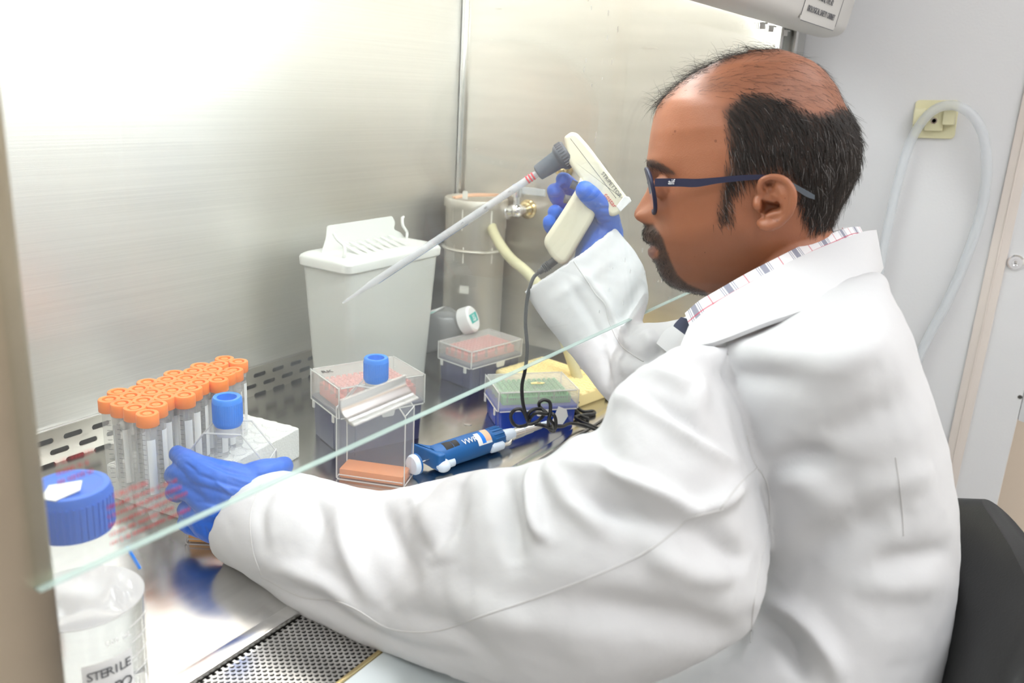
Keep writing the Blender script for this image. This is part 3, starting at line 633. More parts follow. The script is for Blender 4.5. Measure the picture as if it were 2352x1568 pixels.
lab(11, 'orange-capped tube standing forward of its neighbours, middle of the rack'); lab(30, 'orange-capped tube right behind the blue cap of the gripped flask')
lab(29, 'rightmost orange-capped tube in the foam rack'); lab(28, 'rearmost orange-capped tube in the rack, left of the rightmost one')
rowlab = {1: 'second in the nearest row', 2: 'third in the nearest row', 4: 'first in the second row', 5: 'second in the second row', 6: 'third in the second row', 7: 'fourth in the second row', 8: 'first in the third row', 9: 'second in the third row', 10: 'third in the third row', 12: 'first in the fourth row', 13: 'second in the fourth row', 14: 'third in the fourth row', 15: 'fourth in the fourth row', 16: 'first in the fifth row', 17: 'second in the fifth row', 18: 'third in the fifth row', 19: 'first in the sixth row', 20: 'second in the sixth row', 21: 'third in the sixth row', 22: 'first in the seventh row', 23: 'second in the seventh row', 24: 'first in the eighth row', 25: 'second in the eighth row', 26: 'right edge, above the tube behind the blue cap', 27: 'right edge, just below the rightmost tube'}
for i, s in rowlab.items(): far[i][0]['label'] = 'orange-capped tube in the foam rack, ' + s + (' counted from the left' if 'row' in s else '')
q = far[30][0]; text('CORNING', .0058, M['ink'], 'brand_print', q, (-.0035, -.0082, .075), (0, 0, 1), (-1, .3, 0), False); q.rotation_euler = (0, 0, -.35)
# ------------------------------------------------------------ water bottle at the left
bc = Wz(160, 1112, .176); bcx, bcy = bc[0], bc[1]
wb = thing('water_bottle', 'clear glass laboratory bottle of water with blue screw cap at the left frame', 'bottle', (bcx, bcy, T))
bp = [(0, .003), (.030, .001), (.040, .004), (.043, .010), (.043, .100), (.041, .112), (.034, .125), (.023, .135), (.0185, .142), (.0185, .150)]
one(lathe(bp, 48), 'body', mat('borosilicate_glass', (.80, .83, .84), .04, 0, .10), wb)
wt = mat('water', (.93, .97, .98), .0); wt.node_tree.nodes['Principled BSDF'].inputs['Transmission Weight'].default_value = 1; wt.node_tree.nodes['Principled BSDF'].inputs['IOR'].default_value = 1.33
one(lathe([(0, .005), (.039, .006), (.041, .012), (.0415, .086), (.0418, .0875), (.040, .0868), (0, .0866)], 48), 'water', wt, wb)
one(lathe([(.0415, .0862), (.0424, .0864), (.0424, .0872), (.0415, .0874)], 48), 'waterline', M['greyink'], wb).data.materials[0] = M['clearedge']
bcap = MB().add(lathe([(0, .142), (.0225, .142), (.0262, .143), (.0265, .146), (.0265, .172), (.0252, .1755), (.0215, .176), (.020, .1752), (0, .1752)], 48))
for k in range(40): a = 2*math.pi*k/40; bcap.add(box((0, 0, 0), (.0012, .0018, .024)), Matrix.Rotation(a, 4, 'Z') @ Matrix.Translation((.0266, 0, .157)))
bk = bcap.build('cap', mat('cobalt_cap', (.03, .13, .58), .4), wb)
ca = nrm(CAM[:2]-np.array([bcx, bcy])); an = math.atan2(ca[1], ca[0])
one(prism([(-.020, -.004), (-.006, .010), (.012, .0), (.003, -.012), (-.016, -.014)], .0006), 'cap_tape', M['paper'], bk).location = (-.004, -.002, .1764)
def curved(a0, a1, z0, z1, r, th=.0004, n=12):
    V, F = [], []
    for i in range(n+1):
        a = a0+(a1-a0)*i/n
        for z_ in (z0, z1): V.append((r*math.cos(a), r*math.sin(a), z_))
    for i in range(n): F.append((2*i, 2*i+1, 2*i+3, 2*i+2))
    return V, F
# label faces the camera; angle measured so that it sits right of centre
one(curved(an-.10, an+.72, .026, .058, .0434), 'label', M['paper'], wb)
def wtext(s, size, z_, aa, m): X = (-math.sin(aa), math.cos(aa), 0); text(s, size, m, 'label_writing', wb, (.0446*math.cos(aa), .0446*math.sin(aa), z_), X, (0, 0, 1), False)
for k, chx in enumerate('STERILE'): wtext(chx, .0100, .049, an+.01+k*.10, M['greyink'])
for k, chx in enumerate('DDH2O'): wtext(chx, .0125, .034, an+.06+k*.125, M['greyink'])
for k, chx in enumerate('500 mL'):
    if chx != ' ': wtext(chx, .0055, .071, an+.30+k*.075, M['whiteink'])
for z_ in (.035, .048, .061, .074): one(curved(an+.72, an+1.2, z_, z_+.0009, .0436), 'graduation_line', M['whiteink'], wb)
one(tube([(.0415*math.cos(an+1.25), .0415*math.sin(an+1.25), .108), (.034*math.cos(an+1.25), .034*math.sin(an+1.25), .126)], .0012, 6, 0), 'blue_mark', M['blue_cap'], wb)
# ------------------------------------------------------------ culture flasks
def flask(label, corner, dirv, wd, dp, med, medm, ht=.150):
    X = nrm(np.array([dirv[0], dirv[1], 0])); Y = np.array([-X[1], X[0], 0]); c = np.array([corner[0], corner[1], T])+X*wd/2+Y*dp/2
    t = thing('culture_flask', label, 'flask', c, math.atan2(X[1], X[0])); k = ht/.150
    hw = wd/2; out = [(-hw+.002, 0), (hw-.002, 0), (hw, .002), (hw, .088*k), (hw-.004, .094*k), (.018, .119*k), (-.018, .119*k), (-hw+.004, .094*k), (-hw, .088*k), (-hw, .002)]
    FM_ = frame((0, 0, 0), (1, 0, 0), (0, 0, 1), (0, -1, 0))
    MB().add(prism(out, dp, .0012), FM_).build('body', M['clear'], t)
    e = MB()
    for yy in (-dp/2, dp/2):
        for i in range(len(out)):
            a, b_ = out[i], out[(i+1) % len(out)]; e.add(tube([(a[0], yy, a[1]), (b_[0], yy, b_[1])], .0009, 6, 0))
    for sx in (-1, 1):
        for zz in (.002, .090*k): e.add(tube([(sx*hw, -dp/2, zz), (sx*hw, dp/2, zz)], .0008, 6, 0))
    e.add(box((0, -dp/2, .006), (wd-.004, .0012, .001))); e.build('moulded_edges', M['clearedge'], t)
    one(lathe([(.0115, .112*k), (.0125, .119*k), (.0125, .130*k), (.0, .130*k)], 32), 'neck', M['clearedge'], t)
    cpp = MB().add(lathe([(0, .138*k), (.0078, .138*k), (.0092, .1415*k), (.0095, ht), (.0128, ht+.0005), (.0140, ht-.001), (.0142, .125*k), (.0125, .1215*k), (0, .1215*k)], 48))
    for q in range(40): a = 2*math.pi*q/40; cpp.add(box((0, 0, 0), (.0004, .0009, .020*k)), Matrix.Rotation(a, 4, 'Z') @ Matrix.Translation((.01415, 0, .1355*k)))
    cpo = cpp.build('cap', M['blue_cap'], t, sharp=40)
    one(lathe([(0, .1382*k), (.0040, .1382*k), (.0036, .1392*k), (0, .1394*k)], 24), 'vent_filter', M['whiteink'], cpo)
    one(box((0, 0, med/2+.0015), (wd-.005, dp-.004, med), .001), 'medium', medm, t)
    return t
f2 = flask('upright culture flask with orange medium between the steel pull and the micropipette', Wz(773, 1099, 0), (.030, -.0775), .083, .033, .011, M['medium'])
f1 = flask('culture flask with amber medium gripped by the near gloved hand', Wz(426, 1249, 0), (.54, -.84), .083, .036, .022, M['medium2'], .152)
# ------------------------------------------------------------ adjustable micropipette lying on the surface
mp0 = Wz(952, 1068, .016); mp1 = Wz(1254, 985, .006); md_ = nrm((mp1-mp0)*[1, 1, 0]); ML = np.linalg.norm((mp1-mp0)[:2])
mt = thing('micropipette', 'blue micropipette with white ejector lying on the steel surface', 'micropipette', (mp0[0], mp0[1], T), math.atan2(md_[1], md_[0]))
k = ML/.26
def xz(prof, name, m, par, y=0, z=.017, seg=32, sq_=1.0):
    V, F = lathe(prof, seg); V = np.column_stack([V[:, 2], V[:, 1]*sq_, V[:, 0]]) + np.array([0, y, z]); return one((V, F), name, m, par)
hn = xz([(0, .030*k), (.013, .031*k), (.0155, .036*k), (.0160, .06*k), (.0163, .10*k), (.0158, .128*k), (.0145, .133*k), (0, .133*k)], 'handle', M['pip_blue'], mt, z=.0172)
fg = one(prism(round_poly([(.026, .030), (.030, .012), (.030, -.018), (.042, -.020), (.046, .012), (.040, .016), (.034, .026), (.029, .034)], .004), .022, .003), 'finger_rest', M['pip_blue'], hn); fg.matrix_local = frame((-.004, 0, .018), (k, 0, 0), (0, 1, 0), (0, 0, 1))
xz([(0, .0275*k), (.0085, .0275*k), (.0085, .030*k), (0, .030*k)], 'plunger_collar', M['black'], hn)
xz([(0, .026*k), (.0060, .026*k), (.0060, .0278*k), (0, .0278*k)], 'plunger_washer', M['tan'], hn)
xz([(0, .002), (.0014, .002), (.0014, .03*k), (0, .03*k)], 'plunger_rod', M['steel'], hn)
bt = xz([(0, -.006), (.0105, -.005), (.0125, -.002), (.0125, .001), (0, .001)], 'plunger_button', M['pip_white'], mt)
xz([(.0120, .001), (.0128, .001), (.0128, .0035), (0, .0035)], 'button_ring', M['pip_blue'], bt)
one(sphere((0, 0, 0), .0105, 20, (.9, 1.0, .8)), 'ejector_button', M['pip_white'], mt).location = (.036*k, -.0150, .0125)
xz([(0, .036*k), (.006, .036*k), (.006, .056*k), (0, .056*k)], 'ejector_stem', M['pip_white'], mt, -.0130, .012)
dw = MB(); vf = lathe([(0, .046*k), (.0126, .046*k), (.0128, .060*k), (.0122, .0605*k), (.0128, .061*k), (.0128, .071*k), (0, .071*k)], 32); dw.add((np.asarray(vf[0])[:, [2, 1, 0]], vf[1]))
d_ = dw.build('volume_dial', M['black'], hn); d_.location = (0, -.0012, .0205)
cl = MB().add((lambda vf: (np.asarray(vf[0])[:, [2, 1, 0]], vf[1]))(lathe([(0, .133*k), (.0138, .133*k), (.0145, .136*k), (.0140, .156*k), (.0125, .159*k), (0, .159*k)], 32)))
for q in range(16): a = 2*math.pi*q/16; cl.add(box((.147*k, .0143*math.cos(a), .0143*math.sin(a)), (.020*k, .002, .002), .0006))
cl.build('threaded_collar', M['pip_blue'], mt).location = (0, 0, .0172)
xz([(0, .159*k), (.0105, .159*k), (.0080, .186*k), (.0072, .187*k), (.0062, .213*k), (.0055, .214*k), (.0046, .238*k), (.0036, .240*k), (.0030, .260*k), (0, .262*k)], 'shaft', M['pip_white'], mt, 0, .0150)
ej = MB().add(tube([(.150*k, -.014, .012), (.165*k, -.013, .011), (.176*k, -.0075, .012), (.184*k, -.006, .013)], .0026, 8, 5))
for x0, x1, r0 in ((.184, .205, .0078), (.206, .226, .0066), (.227, .246, .0052)):
    vf = lathe([(r0, x0*k), (r0*.92, x1*k), (r0*.8, x1*k), (r0*.8, x0*k)], 24); V = np.asarray(vf[0])[:, [2, 1, 0]]+np.array([0, -.0004, .0145]); ej.add((V, vf[1]))
ej.build('ejector_arm', M['steel'], mt)
xz([(0, .126*k), (.0060, .128*k), (.0064, .134*k), (.0060, .150*k), (.004, .153*k), (0, .153*k)], 'ejector_knob', M['pip_white'], mt, -.0130, .0125, 20)
cu_ = []
def wrap(x0, x1, a0, a1, r=.0166, n=8):
    V, F = [], []
    for i in range(n+1):
        a = a0+(a1-a0)*i/n
        for x in (x0, x1): V.append((x*k, -r*math.sin(a), .0172+r*math.cos(a)))
    for i in range(n): F.append((2*i, 2*i+1, 2*i+3, 2*i+2))
    return V, F
one(wrap(.102, .128, .15, 1.25), 'calibration_label', M['paper'], hn); one(wrap(.110, .117, .15, 1.15, .0168), 'label_stripe', M['blue_cap'], hn); one(wrap(.117, .128, -.05, 1.05, .0168), 'label_panel', M['tan'], hn)
aa = .62; text('VWR', .0105, M['whiteink'], 'brand_print', hn, (.090*k, -.0168*math.sin(aa), .0172+.0168*math.cos(aa)), (1, 0, 0), (0, math.cos(aa), math.sin(aa)), False)
# ------------------------------------------------------------ person
DH = .83; VIEW = nrm(R @ np.array([1720-CC[0], 400-CC[1], FP])); O_ = W(1720, 400, DH); WC = -VIEW
UU = nrm(R[:, 0]-WC*(R[:, 0]@WC)); VV = np.cross(WC, UU)
def Hp(px, py, b=0.0): return Wp(px, py, WC, O_+WC*b)
def uv(px, py, b=0.0): q = Hp(px, py, b)-O_; return q@UU, q@VV
front = [(1780, 117), (1713, 119), (1668, 134), (1601, 165), (1565, 190), (1534, 216), (1514, 239), (1502, 270), (1495, 306), (1490.5, 337), (1488, 364), (1488, 382), (1493, 402), (1491, 420), (1483, 440), (1468, 466), (1457, 484), (1455, 495), (1461, 505), (1476, 512), (1483, 518), (1476, 532), (1478, 547), (1483, 554), (1490, 560), (1495, 565), (1488, 572), (1488, 584), (1497, 592), (1507, 605), (1514, 623), (1523, 640), (1538, 654), (1561, 664), (1592, 671), (1632, 680)]
frontb = [(1780, 117), (1668, 134), (1565, 190), (1514, 239), (1495, 306), (1489, 364), (1493, 390), (1500, 415), (1506, 440), (1506, 470), (1504, 495), (1500, 512), (1492, 530), (1489, 547), (1491, 560), (1494, 575), (1499, 592), (1507, 605), (1514, 623), (1523, 640), (1538, 654), (1561, 664), (1592, 671), (1632, 680)]
back = [(1790, 117), (1824, 125), (1869, 145), (1896, 167), (1922.5, 203), (1940, 243), (1958, 279), (1970, 319), (1973, 350), (1970, 386), (1958, 417), (1941, 453), (1925, 484), (1914, 507), (1900, 535), (1876, 560), (1840, 600), (1780, 640), (1700, 668), (1640, 682)]
def curve(pts): a = np.array([uv(x, y) for x, y in pts]); o = np.argsort(a[:, 1]); return a[o, 1], a[o, 0]
fv, fu = curve(front); bv, bu = curve(frontb); kv, ku = curve(back)
vtop = uv(1785, 116)[1]; vbot = uv(1625, 683)[1]
def vy(py): return uv(1700, py)[1]
wv = sorted([(vy(y), w_) for y, w_ in [(116, .004), (122, .022), (135, .038), (160, .054), (200, .067), (250, .0745), (300, .0775), (350, .078), (400, .0765), (440, .074), (480, .070), (520, .0655), (560, .060), (600, .053), (640, .042), (665, .030), (683, .008)]])
wv = np.array(wv)
nv, nph = 150, 128; t_ = (1-np.cos(np.linspace(.0, 1, nv)*math.pi))/2; vs = vbot+(vtop-vbot)*t_; rings = []
ph = np.linspace(0, 2*math.pi, nph, endpoint=False)
for v in vs:
    uf = np.interp(v, bv, bu); uff = np.interp(v, fv, fu); ub = np.interp(v, kv, ku); w_ = np.interp(v, wv[:, 0], wv[:, 1])
    if ub-uf < .004: m_ = (ub+uf)/2; uf, ub = m_-.002, m_+.002; uff = min(uff, uf)
    mid = uf+(ub-uf)*.56; a = np.cos(ph); s = np.sin(ph); e = 2/2.25
    ca_ = np.sign(a)*np.abs(a)**e; sa_ = np.sign(s)*np.abs(s)**e
    u = np.where(a > 0, mid-(mid-uf)*ca_, mid-(ub-mid)*ca_); b = w_*sa_*np.where(a > 0, 1-.10*a**2, 1.0)
    y_ = v
    sg = np.interp(v, [vy(684), vy(600), vy(575), vy(556), vy(535), vy(516), vy(500), vy(484), vy(440), vy(400), vy(360), vtop], [.03, .028, .026, .026, .024, .0185, .0165, .0135, .0095, .0085, .03, .05])
    u = u-(uf-uff)*np.exp(-(b/sg)**2)*(a > 0)
    eye = np.exp(-((v-vy(416))/.009)**2-((np.abs(b)-.033)/.015)**2)*(a > 0); u = u+.0085*eye; lidb = np.exp(-((v-vy(430))/.008)**2-((np.abs(b)-.034)/.012)**2)*(a > 0); u = u-.003*lidb
    brow = np.exp(-((v-vy(378))/.008)**2-((np.abs(b)-.030)/.022)**2)*(a > 0); u = u-.0025*brow
    alar = np.exp(-((v-vy(497))/.0078)**2-((np.abs(b)-.0150)/.0050)**2)*(a > 0); u = u-.0110*alar
    nl = np.exp(-((v-vy(515))/.003)**2-((np.abs(b)-.0075)/.004)**2)*(a > 0); u = u+.004*nl
    mouth = np.exp(-((v-vy(564))/.0018)**2-(b/.026)**4)*(a > 0); u = u+.0035*mouth
    chk = np.exp(-((v-vy(470))/.022)**2)*np.exp(-((u-uv(1590, 470)[0])/.03)**2); b = b+np.sign(b)*.0028*chk
    tmp = np.exp(-((v-vy(350))/.025)**2)*np.exp(-((u-uv(1590, 350)[0])/.025)**2); b = b-np.sign(b)*.003*tmp
    rings.append(O_+u[:, None]*UU+v*VV+b[:, None]*WC)
head = loft(rings)
def ring_section(A, B, d, th, tilt=0.0, n=40, ex=2.0, fit=True):
    """closed section whose outline, seen from the camera position, spans pixels A..B; th is the half-thickness along the line of sight"""
    A, B = np.array(A, float), np.array(B, float); mid = (A+B)/2; c = W(*mid, d); e1 = W(*B, d)-W(*A, d); hw = np.linalg.norm(e1)/2; e1 = nrm(e1)
    e2 = nrm(W(*mid, d)-CAM); e2 = nrm(e2-e1*(e2@e1))
    a = np.linspace(0, 2*math.pi, n, endpoint=False); c_, s_ = np.cos(a), np.sin(a); q = 2/ex
    c_ = np.sign(c_)*np.abs(c_)**q; s_ = np.sign(s_)*np.abs(s_)**q; sh = 0.0; AB = nrm(B-A); L = np.linalg.norm(B-A)/2; pxm = hw/L
    for _ in range(4):
        Pn = c+e1*sh+hw*c_[:, None]*e1+th*s_[:, None]*e2
        if not fit: break
        Pn = Pn-np.outer(s_*tilt, -np.cross(e1, e2)*np.sign(np.cross(e1, e2)@UU)) if tilt else Pn
        p, _z = proj(Pn); t = (p-mid)@AB; lo, hi = t.min(), t.max(); sh -= (lo+hi)/2*pxm; hw *= 2*L/(hi-lo)
    return Pn
def catmull_rings(S, k=4):
    P = np.array(S); out = []; P = np.concatenate([[2*P[0]-P[1]], P, [2*P[-1]-P[-2]]])
    for i in range(1, len(P)-2):
        a, b, c, d = P[i-1:i+3]
        for t in np.linspace(0, 1, k, endpoint=False): out.append(.5*((2*b)+(-a+c)*t+(2*a-5*b+4*c-d)*t*t+(-a+3*b-3*c+d)*t**3))
    out.append(P[-2]); return out
def sleeve(stations, k=4, hollow=None, ex=2.0):
    S = catmull_rings([ring_section(*s, ex=ex) for s in stations], k)
    if hollow:                       # turn the first ring inwards so the cuff is open
        c = S[0].mean(0); d = nrm(S[3].mean(0)-c); S = [c+(S[0]-c)*.86+d*hollow, c+(S[0]-c)*.90+d*.004, c+(S[0]-c)*.96] + S
    return loft(S)
def chain(pts, seg=16, k=5): return tube([W(x, y, d) for x, y, d, r in pts], [r for *_, r in pts], seg, k, True)
neck = sleeve([((1690, 600), (1885, 480), .83, .047), ((1690, 660), (1910, 525), .83, .050), ((1680, 720), (1925, 575), .83, .058), ((1650, 800), (1960, 660), .83, .085)])
torso_st = [((1850, 655), (1925, 640), .84, .05), ((1745, 700), (2020, 622), .84, .10), ((1640, 760), (2062, 690), .84, .16), ((1545, 830), (2100, 780), .845, .205), ((1530, 900), (2125, 860), .85, .215), ((1540, 1000), (2170, 985), .85, .21), ((1560, 1100), (2195, 1100), .85, .20), ((1590, 1210), (2208, 1215), .85, .195), ((1600, 1330), (2203, 1330), .85, .19), ((1560, 1450), (2190, 1450), .85, .19), ((1450, 1568), (2178, 1568), .85, .195), ((1380, 1720), (2180, 1720), .85, .20), ((1340, 1880), (2215, 1880), .85, .205), ((1360, 1985), (2225, 1985), .85, .205)]
def shrink(st, f=.86): return [((a[0]+(b[0]-a[0])*(1-f)/2, a[1]+(b[1]-a[1])*(1-f)/2), (b[0]-(b[0]-a[0])*(1-f)/2, b[1]-(b[1]-a[1])*(1-f)/2), d, th*f) for a, b, d, th, *_r in st]
near_st = [((652, 1079), (522, 1298), .850, .042, .034), ((700, 1086), (562, 1322), .835, .046, .030), ((780, 1108), (635, 1372), .81, .050, .018), ((870, 1125), (740, 1440), .78, .056), ((970, 1108), (880, 1500), .745, .062), ((1090, 1082), (1010, 1545), .71, .068), ((1190, 1066), (1170, 1590), .68, .074), ((1258, 1046), (1320, 1608), .665, .078), ((1318, 1000), (1420, 1590), .66, .080), ((1378, 985), (1530, 1560), .66, .081), ((1408, 895), (1640, 1510), .66, .082), ((1490, 835), (1722, 1450), .67, .082), ((1575, 790), (1758, 1340), .69, .078), ((1672, 800), (1768, 1200), .76, .055)]
far_st = [((1200, 669), (1413, 519), 1.075, .045), ((1226, 707), (1448, 562), 1.07, .046), ((1262, 758), (1482, 622), 1.06, .048), ((1300, 806), (1492, 680), 1.05, .05), ((1345, 858), (1478, 735), 1.03, .052), ((1398, 925), (1470, 742), 1.0, .055), ((1470, 980), (1540, 736), .99, .06), ((1560, 960), (1640, 705), .99, .07), ((1700, 960), (1760, 700), .98, .08)]
legs = []
F_ = nrm(-UU*[1, 1, 0]); S_ = np.array([-F_[1], F_[0], 0]); hipc = W(1850, 1800, .85); hipc[2] = .585
for s in (-1, 1):
    h0 = hipc+S_*s*.09; kn = h0+F_*.42+S_*s*.05; kn[2] = .535; an_ = kn+F_*.02; an_[2] = .09; legs.append((h0, kn, an_))
body_parts = [head, neck, sleeve(shrink(torso_st[:-1], .74))]
def limb(P, r): return tube(P, r, 20, 4, True)
body_parts.append(sleeve(shrink(near_st[1:-1], .55))); body_parts.append(sleeve(shrink(far_st[1:], .62)))
for h0, kn, an_ in legs: body_parts.append(limb([h0, (h0+kn)/2, kn, (kn+an_)/2, an_], [.085, .076, .058, .052, .038])); body_parts.append(limb([an_+[0, 0, -.04], an_+F_*.10+[0, 0, -.05]], [.036, .03]))
# ear
def E(px, py, b): return Hp(px, py, b)
def ear_tube(pts, r, k=5): return tube([E(*p) for p in pts], r, 12, k, True)
ear = [ear_tube([(1754, 452, .080), (1746, 436, .084), (1748, 418, .087), (1761, 409, .089), (1781, 406, .091), (1802, 413, .093), (1816, 428, .094), (1822.5, 446, .095), (1822, 464, .095), (1817, 482, .093), (1806, 498, .090), (1789, 511, .087), (1772, 518, .085), (1757, 518, .083), (1746, 512, .079)], [.0028, .003, .003, .003, .003, .003, .0032, .0032, .0032, .0032, .0034, .0042, .005, .005, .0036])]
ear.append(ear_tube([(1788, 424, .086), (1800, 442, .0895), (1806, 460, .090), (1804, 477, .089), (1794, 488, .087), (1778, 491, .085), (1766, 497, .084)], [.0046, .005, .005, .0046, .0042, .004, .0036]))
ear.append(ear_tube([(1768, 436, .083), (1782, 446, .086), (1796, 458, .088)], [.0028, .0034, .004])); ear.append(ear_tube([(1752, 450, .080), (1762, 455, .082), (1778, 462, .084)], [.0026, .0026, .0022]))
ear.append(ear_tube([(1740, 458, .080), (1742, 470, .0815), (1746, 480, .079)], [.0040, .0050, .0036]))
op = [uv(x, y, .082) for x, y in [(1748, 416), (1764, 409), (1783, 408), (1802, 416), (1815, 430), (1820, 448), (1819, 466), (1813, 483), (1801, 497), (1784, 507), (1764, 512), (1750, 505), (1745, 480), (1744, 440)]]
pl = prism(round_poly(op, .004), .0045, .001, None, False); A_ = np.array(frame(O_+WC*.0775, UU, VV, WC)); ear.append((pl[0] @ A_[:3, :3].T+A_[:3, 3], pl[1]))
bs = [uv(x, y, .075) for x, y in [(1752, 425), (1790, 425), (1802, 455), (1795, 485), (1760, 500), (1748, 480)]]
pl = prism(round_poly(bs, .006), .022, .001, None, False); A_ = np.array(frame(O_+WC*.068, UU, VV, WC)); ear.append((pl[0] @ A_[:3, :3].T+A_[:3, 3], pl[1]))
ear += [sphere(O_+UU*uv(1533, 429, 0)[0]+VV*uv(1533, 429, 0)[1]+WC*.033, .0118)]
def mirror(vf):
    V = np.asarray(vf[0])-O_; b = V@WC; return V-2*b[:, None]*WC+O_, [f[::-1] for f in vf[1]]
body_parts += ear+[mirror(e) for e in ear]
V, F, N = union(body_parts, .0017, 2, .5)
def inpoly(P, poly):
    """signed distance in pixels, positive inside"""
    P = np.asarray(P, float); Q = np.asarray(poly, float); n = len(Q); d = np.full(len(P), 1e9); ins = np.zeros(len(P), bool)
    for i in range(n):
        a, b = Q[i], Q[(i+1) % n]; e = b-a; w_ = P-a; t = np.clip((w_@e)/(e@e), 0, 1); d = np.minimum(d, np.linalg.norm(w_-t[:, None]*e, axis=1))
        c = ((a[1] > P[:, 1]) != (b[1] > P[:, 1])) & (P[:, 0] < (b[0]-a[0])*(P[:, 1]-a[1])/(b[1]-a[1]+1e-12)+a[0]); ins ^= c
    return np.where(ins, d, -d)
def sstep(x, a, b): t = np.clip((x-a)/(b-a), 0, 1); return t*t*(3-2*t)
def prof_px(V):
    q = V-O_; b = np.abs(q@WC); return proj(O_+np.outer(q@UU, UU)+np.outer(q@VV, VV)+np.outer(b, WC))[0], q@UU, q@VV, b
px, hu, hv, hb = prof_px(V)
onhead = (hv > vy(720)) & (np.linalg.norm(V-W(1740, 420, .83), axis=1) < .24)
conc = inpoly(px, [(1748, 458), (1762, 462), (1785, 468), (1797, 474), (1794, 484), (1776, 487), (1760, 493), (1747, 489)])
V = V-np.outer(np.sign((V-O_)@WC)*sstep(conc, -1, 5)*(hb > .07)*.0085, WC)
fos = inpoly(px, [(1757, 424), (1766, 418), (1776, 424), (1778, 438), (1768, 446), (1758, 438)]); V = V-np.outer(np.sign((V-O_)@WC)*sstep(fos, -1, 4)*(hb > .078)*.003, WC)
nos = sstep(inpoly(px, [(1472, 505), (1486, 503), (1495, 507), (1492, 513), (1476, 512)]), -1, 3)*np.exp(-((hb-.0085)/.0035)**2); V = V+np.outer(nos*.0045, VV)+np.outer(nos*.002, UU)
hair_poly = [(1655, 248), (1661, 290), (1668, 330), (1670, 365), (1662, 400), (1652, 430), (1644, 470), (1641, 512), (1656, 521), (1689, 524), (1690, 500), (1690, 455), (1705, 425), (1730, 412), (1757, 403), (1790, 402), (1815, 416), (1828, 442), (1832, 470), (1842, 505), (1862, 524), (1904, 534), (1925, 505), (1962, 430), (2010, 380), (2010, 320), (1975, 255), (1932, 240), (1900, 250), (1868, 252), (1830, 240), (1795, 218), (1750, 205), (1700, 210)]
top_poly = [(1500, 240), (1510, 205), (1560, 150), (1640, 90), (1800, 85), (1800, 125), (1720, 132), (1660, 150), (1600, 178), (1560, 205), (1520, 250)]
beard_poly = [(1470, 512), (1500, 514), (1512, 530), (1524, 548), (1532, 575), (1542, 600), (1556, 630), (1580, 652), (1620, 668), (1640, 690), (1590, 690), (1540, 680), (1500, 640), (1492, 600), (1498, 594), (1510, 590), (1512, 576), (1504, 566), (1480, 558), (1465, 545)]
stub_poly = [(1470, 512), (1510, 520), (1560, 540), (1640, 520), (1700, 530), (1740, 560), (1760, 610), (1640, 700), (1500, 680), (1480, 600)]
brow_poly = [(1484, 366), (1500, 366), (1520, 375), (1545, 392), (1552, 402), (1530, 398), (1506, 388), (1488, 382)]
lip_poly = [(1470, 549), (1488, 553), (1508, 562), (1512, 572), (1500, 588), (1480, 592), (1478, 570)]
notear = ~((inpoly(px, [(1742, 403), (1830, 403), (1832, 525), (1742, 528)]) > 0) & (hb > .0765))
hm = sstep(inpoly(px, hair_poly), -6, 26)*notear; tm_ = sstep(inpoly(px, top_poly), -6, 10)*(hb < .055); bm_ = sstep(inpoly(px, beard_poly), -5, 5)*(hb < .062)
sm_ = sstep(inpoly(px, stub_poly), -25, 25); br_ = sstep(inpoly(px, brow_poly), -3, 4)*(hb > .008); lm_ = sstep(inpoly(px, lip_poly), -2, 3)*(hb < .03)
sparse = sstep(inpoly(px, [(1560, 200), (1800, 115), (1900, 160), (1975, 260), (1900, 262), (1700, 225), (1600, 210)]), -10, 20)
me = bpy.data.meshes.new('person'); me.from_pydata([tuple(v) for v in V], [], F); me.polygons.foreach_set('use_smooth', [True]*len(me.polygons))
col = np.zeros((len(V), 4)); H = onhead.astype(float)
col[:, 0] = np.clip(np.maximum(hm, np.maximum(tm_*.35, .18*sparse)), 0, 1)*H; col[:, 1] = np.clip(np.maximum(bm_*1.0, np.maximum(sm_*.26, br_*.9)), 0, 1)*H; col[:, 2] = lm_*H*(1-bm_*.5); col[:, 3] = 1
at = me.color_attributes.new('masks', 'FLOAT_COLOR', 'POINT'); at.data.foreach_set('color', col.ravel())
